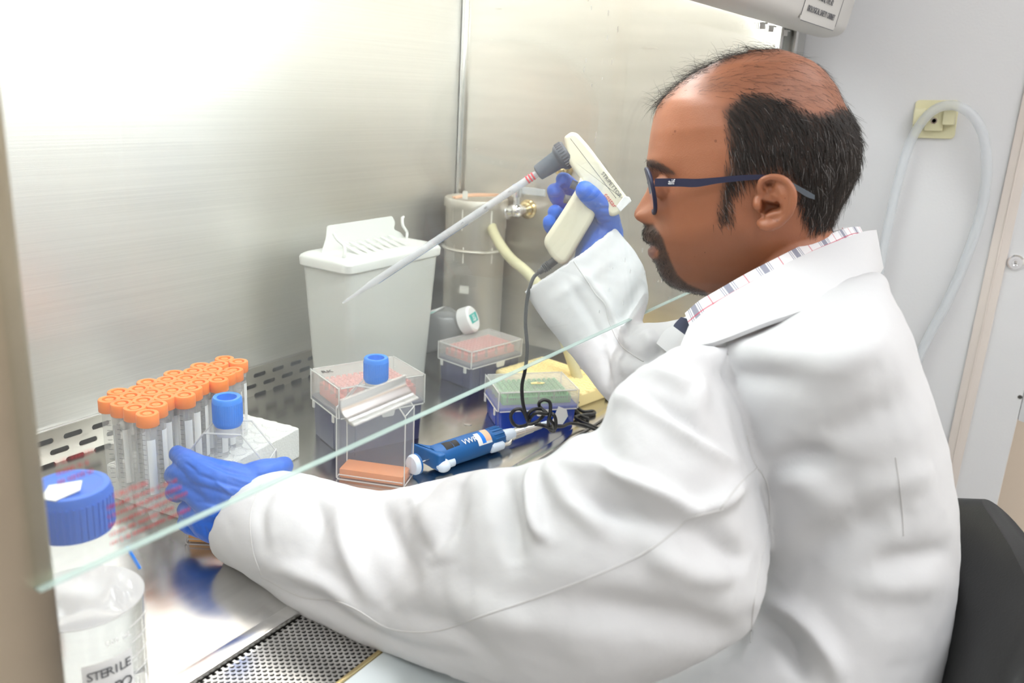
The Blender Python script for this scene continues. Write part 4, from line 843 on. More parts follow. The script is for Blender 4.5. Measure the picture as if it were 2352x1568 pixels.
def skin_material():
    m = mat('skin', (.36, .135, .062), .48, 0, 1, .45, None, None, .10); nt = m.node_tree; L = nt.links; p = nt.nodes['Principled BSDF']
    a = node(nt, 'ShaderNodeAttribute', attribute_name='masks'); s = node(nt, 'ShaderNodeSeparateColor'); L.new(a.outputs['Color'], s.inputs[0])
    tc = node(nt, 'ShaderNodeTexCoord'); nz = node(nt, 'ShaderNodeTexNoise'); nz.inputs['Scale'].default_value = 28; nz.inputs['Detail'].default_value = 5; L.new(tc.outputs['Object'], nz.inputs[0])
    def mix(f, c1, c2):
        x = node(nt, 'ShaderNodeMix', data_type='RGBA')
        L.new(f, x.inputs[0])
        for i, c in ((6, c1), (7, c2)):
            if isinstance(c, tuple): x.inputs[i].default_value = (*c, 1)
            else: L.new(c, x.inputs[i])
        return x.outputs[2]
    base = mix(nz.outputs[0], (.275, .096, .044), (.365, .138, .068))
    vo = node(nt, 'ShaderNodeTexVoronoi'); vo.inputs['Scale'].default_value = 70; L.new(tc.outputs['Object'], vo.inputs[0])
    wn = node(nt, 'ShaderNodeTexNoise'); wn.inputs['Scale'].default_value = 33; L.new(tc.outputs['Object'], wn.inputs[0])
    base = mix(mathn(nt, 'MULTIPLY', mathn(nt, 'MULTIPLY', mathn(nt, 'LESS_THAN', vo.outputs['Distance'], .09), mathn(nt, 'GREATER_THAN', wn.outputs[0], .56)), .55), base, (.12, .035, .015))
    base = mix(s.outputs[2], base, (.22, .085, .06))
    base = mix(mathn(nt, 'MULTIPLY', s.outputs[1], .88), base, (.034, .023, .018))
    base = mix(mathn(nt, 'MULTIPLY', s.outputs[0], .93), base, (.030, .021, .017)); L.new(base, p.inputs['Base Color'])
    L.new(mathn(nt, 'MULTIPLY_ADD', s.outputs[0], .25, .44), p.inputs['Roughness'])
    n3 = node(nt, 'ShaderNodeTexNoise'); n3.inputs['Scale'].default_value = 900; L.new(tc.outputs['Object'], n3.inputs[0])
    b = node(nt, 'ShaderNodeBump'); b.inputs['Strength'].default_value = .25; b.inputs['Distance'].default_value = .0006; L.new(n3.outputs[0], b.inputs['Height']); L.new(b.outputs[0], p.inputs['Normal'])
    return m
me.materials.append(skin_material())
person = bpy.data.objects.new('person', me); COL.objects.link(person); MATS[person.name] = Matrix.Identity(4)
tag(person, 'person in white coat, navy glasses and blue gloves seated at the cabinet', 'person')
def pc_(name, vf, m, parent=None, sharp=40, label=None): return one(vf, name, m, parent or person, False, sharp, label)
# ---- hair strands
bvh = BVHTree.FromPolygons([Vector(v) for v in V], F)
Fa = np.array([f for f in F if len(f) == 4]); Cf = V[Fa].mean(1)
cpx, cu, cv, cbb = prof_px(Cf); sgn = np.sign((Cf-O_)@WC); fh = (cv > vy(720)) & (np.linalg.norm(Cf-W(1740, 420, .83), axis=1) < .24)
Nf = np.cross(V[Fa[:, 1]]-V[Fa[:, 0]], V[Fa[:, 2]]-V[Fa[:, 0]]); Nf /= np.linalg.norm(Nf, axis=1)[:, None]+1e-12
out = np.sum(Nf*(Cf-W(1740, 440, .83)), 1); Nf *= np.sign(out)[:, None]
def strands(name, dens, n, L, flow, thick, m, lift=.25, curl=.25, seg=5, par=None):
    dens = dens*fh; p = dens/dens.sum(); idx = np.random.choice(len(Cf), n, p=p); VV_, FF_ = [], []; c = 0
    for i in idx:
        q = Cf[i]+np.random.normal(0, .0007, 3); n_ = Nf[i]; d = flow(i); d = d-n_*(d@n_); d = nrm(d+np.random.normal(0, curl, 3)); d = nrm(d+n_*lift*np.random.uniform(.3, 1)); l = L(i)*np.random.uniform(.6, 1.15)
        s1 = nrm(np.cross(d, n_)+1e-6); P = q-n_*.0005
        for k in range(seg+1):
            t = k/seg; r = thick*(1-.75*t)
            VV_ += [P+s1*r, P-s1*r*.5+n_*r*.8, P-s1*r*.5-n_*r*.8]
            if k: a = c-3; FF_ += [(a, a+1, c+1, c), (a+1, a+2, c+2, c+1), (a+2, a, c, c+2)]
            c += 3; P = P+d*l/seg; d = nrm(d-n_*lift*.38+np.random.normal(0, curl*.25, 3))
    return pc_(name, (np.array(VV_), FF_), m, par, 0)
def f_side(i):
    back_ = np.clip((cpx[i, 0]-1650)/300, 0, 1); top_ = np.clip((330-cpx[i, 1])/130, 0, 1)
    return UU*(.35+.55*top_)*(1-.7*back_*(1-top_)) - VV*(1.0-.45*top_)
cn = inpoly(cpx, hair_poly); ear_ex = ~((inpoly(cpx, [(1742, 403), (1830, 403), (1832, 525), (1742, 528)]) > -3) & (cbb > .070))
dh = sstep(cn, -10, 22)**1.3*ear_ex
side_burn = cpx[:, 0] < 1712
hair = strands('hair', dh*np.where(sgn > 0, 1.0, .55), 14000, lambda i: .016 if not (cpx[i, 1] > 430 and cpx[i, 0] < 1712) else .008, f_side, .00024, M['hair'], .20, .16)
strands('grey_hairs', dh*(sgn > 0)*np.where(cpx[:, 1] > 300, 1, .1)*np.where(cn > 5, 1, 0), 420, lambda i: .014, f_side, .00017, M['hairgrey'], .34, .22, 5, hair)
dt = sstep(inpoly(cpx, top_poly), -4, 8)*(cbb < .05)
strands('top_hair', dt, 1300, lambda i: .024, lambda i: -UU*.9+VV*.12, .00017, M['hair'], .45, .38, 6, hair)
dsp = sstep(inpoly(cpx, [(1560, 200), (1800, 112), (1900, 160), (1975, 260), (1900, 268), (1700, 230), (1600, 215)]), -10, 10)
strands('thin_crown_hair', dsp, 1500, lambda i: .014, lambda i: UU*.9-VV*.25, .00011, M['hair'], .12, .15, 5, hair)
db = sstep(inpoly(cpx, beard_poly), -3, 5)*(cbb < .06)
strands('beard', db, 6500, lambda i: .0042 if cpx[i, 1] < 556 else .0028, lambda i: -VV*.9-UU*.25, .00013, M['hair'], .35, .3, 3)
dbr = sstep(inpoly(cpx, brow_poly), -1.5, 3)*(cbb > .008)
strands('eyebrow', dbr, 700, lambda i: .006, lambda i: UU*.9-VV*.35, .00014, M['hair'], .2, .15, 4)
for s in (-1, 1): pc_('eye', sphere(O_+UU*(uv(1533, 430, 0)[0]-.0012)+VV*(uv(1533, 430, 0)[1]-.0010)+WC*s*.031, .0102), M['eye'])
lash = [Hp(1522, 428, .036), Hp(1532, 432, .040), Hp(1542, 433, .043)]
pc_('eyelashes', tube(lash, .0010, 6, 4), M['hair'])
# ---- spectacles
g0 = MB(); tp = [(1504, 419, .0675, 9.5), (1560, 419, .073, 9.5), (1600, 420, .0770, 9.5), (1650, 414, .0800, 7), (1700, 409, .0815, 6.5), (1745, 406.5, .082, 5.5), (1790, 408, .079, 4), (1822, 426, .0780, 5.5), (1850, 443, .0775, 7), (1871, 453, .0775, 5)]
def strap(pts, th=.0022):
    rings = []
    for x, y, b, h in pts:
        c = Hp(x, y, b); s_ = h/FP*.76; rings.append([c+VV*s_+WC*th/2, c+VV*s_*.9-WC*th/2, c-VV*s_*.9-WC*th/2, c-VV*s_+WC*th/2])
    return loft(catmull_rings(rings, 4))
tpn = strap(tp[:7]); tpe = strap(tp[6:])
gl_ = pc_('spectacles', tpn, M['navyframe'], label='navy blue spectacle frame')
MB().add(mirror(tpn)).build('temple_arm', M['navyframe'], gl_); MB().add(tpe).build('temple_tip', M['charcoal'], gl_); MB().add(mirror(tpe)).build('temple_tip', M['charcoal'], gl_)
def rim(s, out_=0.0):
    P = []
    for a in np.linspace(0, 2*math.pi, 33)[:-1]:
        bb = s*(.0345+.0265*math.copysign(abs(math.cos(a))**.75, math.cos(a))); vv_ = math.copysign(abs(math.sin(a))**.75, math.sin(a))
        yv = vy(438)+vv_*.0205; xu = uv(1497, 438)[0] + (-vv_*.0042) + .0062*((abs(bb)-.008)/.055)**2*1.4
        P.append(O_+UU*xu+VV*yv+WC*bb)
    return np.array(P)
for s in (1, -1):
    P = rim(s); Q = np.vstack([P, P[:2]]); MB().add(tube(Q, .0019, 8, 2)).build('rim', M['navyframe'], gl_)
    c = P.mean(0); n_ = nrm(np.cross(P[8]-P[0], P[16]-P[0])); V2 = np.vstack([P+n_*.0008, P-n_*.0008, [c+n_*.0008-UU*.0015], [c-n_*.0008-UU*.0015]]); n = 32; F2 = []
    for i in range(n): j = (i+1) % n; F2 += [(i, j, 2*n), (n+j, n+i, 2*n+1), (i, n+i, n+j, j)]
    MB().add((V2, F2)).build('lens', M['lens'], gl_)
br = [O_+UU*(uv(1497, 425)[0])+VV*vy(420)+WC*b_ for b_ in (-.009, 0, .009)]; br[1] = br[1]-UU*.0030
MB().add(tube(br, .0018, 8, 4)).build('bridge', M['navyframe'], gl_)
text('aif', .0066, M['whiteink'], 'temple_mark', gl_, Hp(1542, 418, .0738), UU, VV, False)
# ---- clothes
def fold(V, N, strokes, facing=True):
    p, z = proj(V); vis = np.sum(N*(CAM-V), 1) > 0; vis = sstep(np.sum(N*(CAM-V), 1)/np.linalg.norm(CAM-V, axis=1), 0, .45); D = np.zeros(len(V))
    for pts, sig, amp in strokes:
        Q = smooth_path([(*q, 0) for q in pts], 5)[:, :2]; d = np.full(len(V), 1e9); tt = np.zeros(len(V)); n = len(Q)-1
        lo = Q.min(0)-sig*3; hi = Q.max(0)+sig*3; sel = np.where((p[:, 0] > lo[0]) & (p[:, 0] < hi[0]) & (p[:, 1] > lo[1]) & (p[:, 1] < hi[1]) & (vis > 0))[0]
        if not len(sel): continue
        ps = p[sel]; ds = np.full(len(sel), 1e9); ts = np.zeros(len(sel))
        for i in range(n):
            a, b = Q[i], Q[i+1]; e = b-a; w_ = ps-a; t = np.clip((w_@e)/(e@e), 0, 1); di = np.linalg.norm(w_-t[:, None]*e, axis=1); u_ = di < ds; ds[u_] = di[u_]; ts[u_] = (i+t[u_])/n
        D[sel] += amp*1.35*np.exp(-(ds/sig)**2)*np.sin(np.clip(ts, .02, .98)*math.pi)**.6
    return V+N*(D*vis)[:, None]
def wrinkle(V, N, s1, a1, seed=0, mask=None):
    out = np.array([noise.fractal(Vector(v*s1)+Vector((seed, seed, seed)), .8, 2.0, 3) for v in V]); return V+N*(out*a1*(1 if mask is None else mask))[:, None]
coat_parts = [sleeve(torso_st), sleeve(near_st, 4, .03), sleeve(far_st, 4, .03)]
Vc, Fc, Nc = union(coat_parts, .0031, 18, .5)
strokes = [  # (pixels, width px, height m): creases of the coat
 ([(1160, 1075), (1165, 1180), (1190, 1300)], 26, -.008), ([(1225, 1065), (1222, 1130), (1235, 1210), (1260, 1240)], 16, .008), ([(1250, 1060), (1300, 1130), (1400, 1230)], 30, .007), ([(1270, 1055), (1420, 1090), (1560, 1160), (1610, 1200)], 22, .008), ([(1290, 1120), (1420, 1170), (1550, 1215)], 26, -.008),
 ([(1400, 905), (1500, 935), (1640, 1030), (1730, 1070)], 24, .008), ([(1450, 900), (1560, 960), (1700, 1060)], 18, -.010), ([(1440, 850), (1540, 870), (1580, 900)], 20, .006), ([(1580, 850), (1700, 860), (1850, 880)], 30, -.006), ([(1560, 800), (1700, 800), (1900, 830)], 30, .005),
 ([(1745, 1075), (1660, 1150), (1580, 1185)], 22, .007), ([(1745, 1080), (1840, 1050), (1920, 1060)], 26, -.009), ([(1760, 1085), (1850, 1110), (1930, 1190)], 40, .006), ([(1580, 1190), (1680, 1270), (1730, 1290)], 30, -.008), ([(1480, 1260), (1600, 1320), (1700, 1310)], 34, .006),
 ([(1720, 1480), (1600, 1440), (1400, 1400), (1250, 1390)], 46, -.008), ([(1750, 1380), (1840, 1420), (1900, 1500), (1930, 1568)], 26, .010), ([(1740, 1420), (1800, 1470), (1850, 1568)], 24, -.010), ([(1780, 1330), (1900, 1240), (2050, 1180)], 40, -.006), ([(1960, 1330), (2060, 1350), (2160, 1330)], 34, .004),
 ([(700, 1120), (735, 1200), (700, 1300)], 22, -.006), ([(800, 1130), (790, 1220), (830, 1330), (870, 1400)], 26, .006), ([(860, 1140), (900, 1230), (960, 1360)], 30, -.006), ([(950, 1120), (1000, 1230), (1020, 1300)], 28, .006), ([(1060, 1100), (1040, 1200), (980, 1280)], 24, -.006), ([(640, 1110), (600, 1180), (610, 1270)], 14, -.003),
 ([(560, 1330), (700, 1370), (900, 1480), (1100, 1520)], 18, -.005), ([(620, 1290), (760, 1350), (860, 1440)], 20, .005), ([(1000, 1350), (1150, 1420), (1300, 1440)], 40, .005), ([(900, 1400), (1040, 1440), (1160, 1530)], 26, -.004),
 ([(1330, 620), (1390, 690), (1430, 770), (1440, 800)], 9, .0045), ([(1300, 640), (1350, 720), (1390, 800)], 12, -.003), ([(1480, 640), (1440, 720), (1400, 745)], 16, -.004), ([(1385, 800), (1392, 860), (1405, 905)], 9, -.005), ([(1400, 780), (1440, 810), (1480, 830)], 14, -.004), ([(1480, 760), (1500, 790), (1560, 800)], 16, .005), ([(1250, 700), (1330, 650), (1420, 590)], 14, .002), ([(1540, 770), (1510, 810), (1480, 840)], 16, -.004),
 ([(2040, 760), (1950, 830), (1840, 870)], 34, .004), ([(2100, 900), (2000, 960), (1880, 1000)], 40, -.004), ([(2150, 1080), (2060, 1110), (1960, 1130)], 34, .0035), ([(2190, 1260), (2100, 1280), (2000, 1300)], 26, -.004), ([(1700, 740), (1620, 860), (1600, 960)], 26, .004)]
Vc = fold(Vc, Nc, strokes)
Vc = wrinkle(Vc, Nc, 9.0, .0024, 3.1); Vc = wrinkle(Vc, Nc, 24.0, .0013, 8.7)
coat = pc_('lab_coat', (Vc, Fc), M['coat'], None, 0, 'white cotton laboratory coat')
cb_ = BVHTree.FromPolygons([Vector(v) for v in Vc], Fc)
def seam(pts, r=.0007, k=8):
    P = []
    for q in smooth_path([(*q, 0) for q in pts], k)[:, :2]:
        d = Vector(W(q[0], q[1], 1)-CAM).normalized(); h = cb_.ray_cast(Vector(CAM), d)
        if h[0] is not None: P.append(np.array(h[0])+np.array(d)*-.0002)
    if len(P) > 2: MB().add(tube(P, r, 6, 0)).build('seam', M['seam'], coat)
seam([(1715, 1000), (1728, 1050), (1740, 1074), (1762, 1110), (1768, 1170), (1758, 1240), (1744, 1310), (1732, 1380), (1726, 1440), (1724, 1475)])
seam([(1660, 1170), (1585, 1190), (1555, 1215), (1480, 1270), (1370, 1320), (1240, 1370), (1120, 1410), (1004, 1448), (900, 1445), (820, 1400), (770, 1380), (690, 1370), (600, 1325)])
seam([(1740, 1074), (1700, 1110), (1650, 1175)]); seam([(2057, 1050), (2066, 1110), (2073, 1180), (2076, 1230)], .0006)
seam([(1318, 600), (1345, 640), (1368, 675), (1390, 700), (1400, 740), (1425, 790), (1450, 812), (1478, 830)], .0009)
seam([(600, 1110), (575, 1180), (580, 1260), (600, 1320)], .0005)
# coat collar: a folded band running from the nape down to the chest, near side then far side
def band(outer, inner, th=.004, k=6):
    """strip between two pixel+depth polylines, with real thickness"""
    Po = smooth_path([W(*p) for p in outer], k); Pi = smooth_path([W(*p) for p in inner], k); rings = []
    for a, b in zip(Po, Pi):
        e = b-a; t = nrm(np.cross(e, CAM-(a+b)/2)); n_ = nrm(np.cross(t, e)); n_ = n_ if n_@(CAM-a) > 0 else -n_; bul = n_*np.linalg.norm(e)*.05
        rings.append([a+n_*th/2, a+e*.25+n_*th/2+bul*.8, a+e*.5+n_*th/2+bul, a+e*.75+n_*th/2+bul*.8, b+n_*th/2, b-n_*th/2, a+e*.5-n_*th/2+bul*.5, a-n_*th/2])
    return loft(rings)
co = [(1580, 752, .745), (1640, 702, .742), (1720, 655, .748), (1800, 612, .758), (1880, 575, .775), (1945, 550, .80), (1985, 536, .83), (2014, 531, .86)]
ci = [(1560, 800, .730), (1640, 790, .715), (1760, 745, .715), (1850, 715, .72), (1930, 680, .735), (1990, 648, .76), (2015, 632, .79), (2029, 612, .84)]
collar = MB().add(band(co, ci, .005)).build('coat_collar', M['coat'], coat)
MB().add(band([(2014, 531, .86), (1990, 535, .89), (1940, 545, .92)], [(2029, 612, .84), (2020, 610, .90), (1990, 620, .94)], .005)).build('collar_back', M['coat'], collar)
MB().add(band([(1560, 742, .96), (1530, 760, .94), (1510, 790, .93)], [(1600, 735, .93), (1590, 780, .91), (1570, 840, .90)], .005)).build('far_lapel', M['coat'], collar)
# plaid shirt collar
def plaid():
    m = mat('plaid_cotton', (.74, .73, .74), .9); nt = m.node_tree; L = nt.links; p = nt.nodes['Principled BSDF']
    a = node(nt, 'ShaderNodeAttribute', attribute_name='weave'); s = node(nt, 'ShaderNodeSeparateColor'); L.new(a.outputs['Color'], s.inputs[0]); x = s.outputs[0]; y = s.outputs[1]
    def stripe(v, per, c, w_): return mathn(nt, 'LESS_THAN', mathn(nt, 'ABSOLUTE', mathn(nt, 'SUBTRACT', mathn(nt, 'FRACT', mathn(nt, 'DIVIDE', v, per)), c)), w_/2)
    cur = None
    def mix(f, c1, c2, k=1.0):
        q = node(nt, 'ShaderNodeMix', data_type='RGBA'); L.new(mathn(nt, 'MULTIPLY', f, k), q.inputs[0])
        for i, c in ((6, c1), (7, c2)):
            if isinstance(c, tuple): q.inputs[i].default_value = (*c, 1)
            else: L.new(c, q.inputs[i])
        return q.outputs[2]
    c = mix(stripe(x, .036, .30, .16), (.74, .73, .74), (.10, .11, .19), .75)
    for o_ in (.43, .48, .17, .12): c = mix(stripe(x, .036, o_, .022), c, (.12, .13, .22), .75)
    c = mix(stripe(x, .036, .78, .030), c, (.50, .05, .10), .75); c = mix(stripe(y, .05, .62, .030), c, (.50, .05, .10), .75)
    L.new(c, p.inputs['Base Color']); return m
M['plaid'] = plaid()
def plaid_band(o_, i_, name, parent=None):
    vf = band(o_, i_, .003, 10); ob = pc_(name, vf, M['plaid'], parent); me = ob.data; n = len(vf[0])//8
    L_ = np.cumsum([0]+[np.linalg.norm(vf[0][8*(i+1)]-vf[0][8*i]) for i in range(n-1)]); c = np.zeros((len(me.vertices), 4)); yy = [0, .006, .012, .018, .024, .024, .012, 0]
    for i in range(n):
        for j in range(8): c[8*i+j] = (L_[i], yy[j]+.018, 0, 1)
    me.color_attributes.new('weave', 'FLOAT_COLOR', 'POINT').data.foreach_set('color', c.ravel()); return ob
so_ = [(1568, 748, .80), (1574, 722, .795), (1605, 695, .785), (1650, 668, .775), (1720, 628, .768), (1790, 592, .772), (1850, 562, .785), (1905, 540, .80), (1950, 525, .83), (1976, 522, .86)]
si_ = [(1552, 772, .775), (1590, 766, .765), (1630, 738, .752), (1680, 708, .745), (1750, 668, .742), (1820, 634, .748), (1880, 602, .762), (1930, 578, .778), (1970, 556, .81), (1992, 552, .85)]
sh = plaid_band(so_[1:], si_[1:], 'shirt_collar')
plaid_band([(1976, 522, .86), (1930, 525, .89), (1905, 532, .90)], [(1980, 556, .86), (1940, 552, .90), (1908, 556, .91)], 'collar_inside', sh)
MB().add(band([(1566, 728, .80), (1552, 742, .80), (1548, 750, .80)], [(1600, 738, .79), (1598, 752, .79), (1575, 770, .79)], .003)).build('collar_shadow_side', M['navy'], sh).data.materials[0] = mat('shaded_cotton', (.05, .055, .09), .9)  # shaded side of the shirt collar, its shade put into a dark colour
# trousers and shoes
tl = [tube([h0-F_*.01, (h0+kn)/2, kn, (kn+an_)/2, an_+[0, 0, .02]], [.104, .090, .070, .066, .060], 24, 4, True) for h0, kn, an_ in legs]
tl.append(tube([hipc-F_*.01+S_*.08+[0, 0, .0], hipc+[0, 0, .0], hipc-F_*.01-S_*.08+[0, 0, .0]], [.115, .118, .115], 28, 4, True))
Vt, Ft, Nt = union(tl, .006, 6); pc_('trousers', (wrinkle(Vt, Nt, 11, .004, 1.0), Ft), M['trouser'], None, 0)
for h0, kn, an_ in legs: pc_('shoe', union([tube([an_+[0, 0, -.03], an_+F_*.07+[0, 0, -.045], an_+F_*.16+[0, 0, -.052]], [.046, .044, .036], 16, 4, True)], .006, 2)[:2], M['black'])
# ---- gloved hands
palm1 = [((600, 1085), (530, 1265), .845, .026), ((560, 1085), (500, 1255), .832, .024), ((515, 1072), (455, 1235), .826, .020), ((470, 1062), (425, 1200), .830, .015)]
L1 = [loft(catmull_rings([ring_section(*s) for s in palm1], 4)),
 chain([(560, 1130, .832, .026), (500, 1105, .822, .022), (450, 1072, .822, .0135), (420, 1050, .835, .0095), (408, 1042, .852, .0082), (412, 1044, .868, .0075)]),
 chain([(500, 1120, .822, .020), (445, 1095, .822, .0125), (410, 1086, .832, .0100), (398, 1092, .850, .0088), (404, 1096, .868, .008)]),
 chain([(500, 1160, .822, .020), (440, 1125, .824, .0125), (408, 1125, .834, .0098), (400, 1132, .852, .0086), (408, 1136, .868, .008)]),
 chain([(510, 1200, .825, .018), (462, 1180, .826, .0125), (432, 1170, .836, .0098), (428, 1172, .856, .0085)]),
 chain([(540, 1225, .838, .016), (490, 1215, .838, .0125), (445, 1205, .842, .0105), (430, 1200, .852, .0095)]),
 chain([(560, 1110, .835, .018), (600, 1088, .835, .0140), (632, 1078, .845, .0115), (650, 1071, .858, .0100), (652, 1070, .864, .0095)])]
V1, F1, N1 = union(L1, .0013, 4)
gs = [([(470, 1060), (520, 1080), (600, 1100)], 5, -.0012), ([(440, 1085), (500, 1105), (570, 1125)], 5, -.0012), ([(430, 1110), (500, 1130), (560, 1150)], 6, -.0014), ([(440, 1150), (500, 1160), (540, 1180)], 5, -.001), ([(585, 1090), (620, 1092), (650, 1085)], 4, -.0008), ([(470, 1210), (475, 1230)], 4, -.0012), ([(500, 1200), (505, 1230)], 4, -.0012), ([(425, 1062), (450, 1082)], 4, -.001), ([(520, 1090), (560, 1105), (590, 1110)], 4, .0012), ([(490, 1100), (540, 1140)], 4, .001)]
V1 = fold(V1, N1, gs); V1 = wrinkle(V1, N1, 70, .0006, 2.0)
pc_('glove', (V1, F1), M['glove'], None, 0, 'blue nitrile glove gripping the flask')
palm2 = [((1318, 600), (1412, 525), 1.085, .022), ((1325, 560), (1412, 505), 1.088, .020), ((1335, 520), (1408, 480), 1.092, .018)]
R1 = [loft(catmull_rings([ring_section(*s) for s in palm2], 4)),
 chain([(1385, 545, 1.09, .026), (1375, 510, 1.095, .022), (1362, 482, 1.10, .017)]),
 chain([(1375, 490, 1.10, .016), (1345, 462, 1.115, .012), (1322, 440, 1.112, .0112), (1303, 422, 1.095, .0108), (1294, 412, 1.080, .0095)]),
 chain([(1370, 510, 1.10, .016), (1330, 495, 1.12, .012), (1300, 475, 1.115, .0112), (1281, 452, 1.095, .0108), (1273, 438, 1.080, .0095)]),
 chain([(1365, 535, 1.10, .016), (1325, 525, 1.118, .012), (1295, 508, 1.112, .0108), (1280, 494, 1.092, .0102), (1274, 486, 1.080, .009)]),
 chain([(1360, 560, 1.10, .016), (1320, 550, 1.115, .0115), (1285, 534, 1.105, .0102), (1266, 520, 1.088, .0096), (1262, 510, 1.078, .0085)]),
 chain([(1395, 530, 1.085, .020), (1396, 500, 1.070, .0145), (1376, 472, 1.052, .0125), (1354, 448, 1.040, .0125), (1343, 437, 1.036, .0115)])]
V2, F2, N2 = union(R1, .0013, 4)
gs = [([(1375, 480), (1400, 478)], 4, -.0012), ([(1370, 500), (1405, 497)], 4, -.0012), ([(1365, 520), (1408, 508)], 4, -.0010), ([(1350, 455), (1372, 458)], 4, -.0008), ([(1345, 570), (1400, 530)], 6, .001), ([(1285, 430), (1300, 425)], 3, -.0008), ([(1262, 455), (1285, 455)], 3, -.0008)]
V2 = fold(V2, N2, gs); V2 = wrinkle(V2, N2, 70, .0006, 5.0)
pc_('glove', (V2, F2), M['glove'], None, 0, 'blue nitrile glove holding the pipette controller')
# ------------------------------------------------------------ pipette controller
DP = 1.062; pa_n = nrm(CAM-W(1340, 450, DP)); pa_o = W(1340, 450, DP)
def Q(px, py, d=0.0): return Wp(px, py, pa_n, pa_o+pa_n*d)
pu = nrm(R[:, 0]-pa_n*(R[:, 0]@pa_n)); pv = np.cross(pa_n, pu)
def q2(px, py): v = Q(px, py)-pa_o; return (v@pu, v@pv)
pd = thing('pipette_controller', 'ivory pipette controller with grey nose held in the far gloved hand', 'pipette controller', pa_o); PM = frame((0, 0, 0), pu, pv, pa_n)
barrel = [(1296, 316), (1312, 304), (1326, 307), (1352, 336), (1447, 463), (1420, 492), (1404, 498), (1372, 470), (1348, 440), (1330, 408), (1306, 374)]
grip = [(1332, 405), (1350, 425), (1372, 462), (1366, 498), (1304, 603), (1288, 606), (1268, 590), (1251, 560), (1252, 545), (1290, 488), (1325, 432)]
bo = MB().add(prism(round_poly([q2(*p) for p in barrel], [.003, .008, .006, .01, .003, .003, .008, .008, .008, .008, .003]), .030, .0042), PM).build('barrel', M['ivory'], pd)
MB().add(prism(round_poly([q2(*p) for p in grip], [.004, .01, .01, .01, .006, .005, .006, .006, .006, .01, .01]), .034, .006), PM @ Matrix.Translation((0, 0, .002))).build('grip', M['ivory'], pd)
MB().add(prism(round_poly([q2(*p) for p in [(1424, 486), (1449, 462), (1444, 452), (1432, 450), (1414, 474)]], .001), .0312, .001), PM).build('rear_cap', M['paper'], pd)
ax = nrm(Q(787, 695)-Q(1305, 350)); n0 = Q(1312, 346)
def nose(prof, name, m, par, seg=40): return MB().add(lathe(prof, seg), along(n0-pa_o, n0-pa_o+ax, pa_n)).build(name, m, par)
nm = MB().add(lathe([(0, .004), (.0155, .004), (.0165, .006), (.0165, .0155), (.0150, .018), (.0130, .019), (.0118, .021), (.0100, .045), (.0096, .048), (.006, .0495), (0, .0495)], 40), along(n0-pa_o, n0-pa_o+ax, pa_n))
for q in range(28): a = 2*math.pi*q/28; nm.add(box((.0166*math.cos(a), .0166*math.sin(a), .0105), (.0016, .0016, .008), .0004), along(n0-pa_o, n0-pa_o+ax, pa_n))
nm.build('nose_cone', M['charcoal'], pd)
for (xa, ya), (xb, yb) in (((1316, 428), (1330, 420)), ((1300, 462), (1316, 450))):
    MB().add(tube([Q(xa-4, ya-6, .004)-pa_o, Q(xb+6, yb+12, .002)-pa_o], .0052, 16, 0)).build('trigger_button', M['charcoal'], pd)
l0, l1 = Q(1310, 318, .0151), Q(1415, 455, .0151)
tx = nrm(l1-l0); ty = np.cross(pa_n, tx); MB().add(box((0, 0, 0), (np.linalg.norm(l1-l0), .0006, .0002)), frame((l0+l1)/2-pa_o, tx, ty, pa_n)).build('pinstripe', M['greyink'], bo)
text('STRIPETTOR', .0066, M['greyink'], 'brand_print', bo, Q(1404, 424, .0154)-pa_o, tx, ty, False)
text('costar', .0080, M['redink'], 'brand_print', bo, Q(1402, 460, .0154)-pa_o, tx, ty, False)
plug0, plug1 = Q(1282, 592, .004), Q(1236, 627, .006)
pg = MB().add(lathe([(0, -.004), (.0052, -.004), (.0052, .014), (.0060, .0145), (.0060, .016), (.0046, .0165), (.0060, .017), (.0060, .0185), (.0046, .019), (.0058, .0195), (.0058, .021), (.0044, .0215), (.0052, .022), (.0052, .0235), (.0038, .024), (.0036, .030), (0, .0305)], 24), along(plug0-pa_o, plug1-pa_o)); pg.build('cable_plug', M['cable'], pd)
# serological pipette
pip0 = n0+ax*.040; pip1 = Q(787, 695); PLn = np.linalg.norm(pip1-pip0)
sp_ = thing('serological_pipette', 'long clear graduated serological pipette fixed in the controller nose', 'pipette', pip0); SA = along((0, 0, 0), ax, pa_n)
MB().add(lathe([(.0036, 0), (.0046, .012), (.0048, .018), (.0048, PLn-.045), (.0040, PLn-.040), (.0012, PLn), (.0006, PLn), (.0030, PLn-.04), (.0038, PLn-.05), (.0040, .018), (.0030, 0)], 24), SA).build('glass_barrel', M['pipglass'], sp_, sharp=50)
MB().add(lathe([(0, .0), (.0034, .002), (.0036, .008), (0, .009)], 16), SA).build('cotton_plug', M['paper'], sp_)
gb = MB(); gb2 = MB()
for k_ in range(72):
    z_ = .045+k_*(PLn-.11)/72; long_ = k_ % 5 == 0
    for q in range(5 if long_ else 3): a = math.pi*.15+q*.30; gb.add(box((.0049*math.cos(a), .0049*math.sin(a), z_), (.0004, .0015, .00045)), SA)
gb.build('graduations', M['greyink'], sp_); aa = 1.2
MB().add(box((.0049*math.cos(-.1), .0049*math.sin(-.1), PLn*.55), (.0006, .0012, PLn*.55)), SA).build('white_stripe', M['paper'], sp_); MB().add(box((.0050*math.cos(.18), .0050*math.sin(.18), PLn*.6), (.0004, .0007, PLn*.45)), SA).build('blue_stripe', M['pip_blue'], sp_)
for k_ in range(3): MB().add(lathe([(.0049, .014+k_*.004), (.0052, .0145+k_*.004), (.0052, .0157+k_*.004), (.0049, .0162+k_*.004)], 20), SA).build('red_band', M['redink'], sp_)
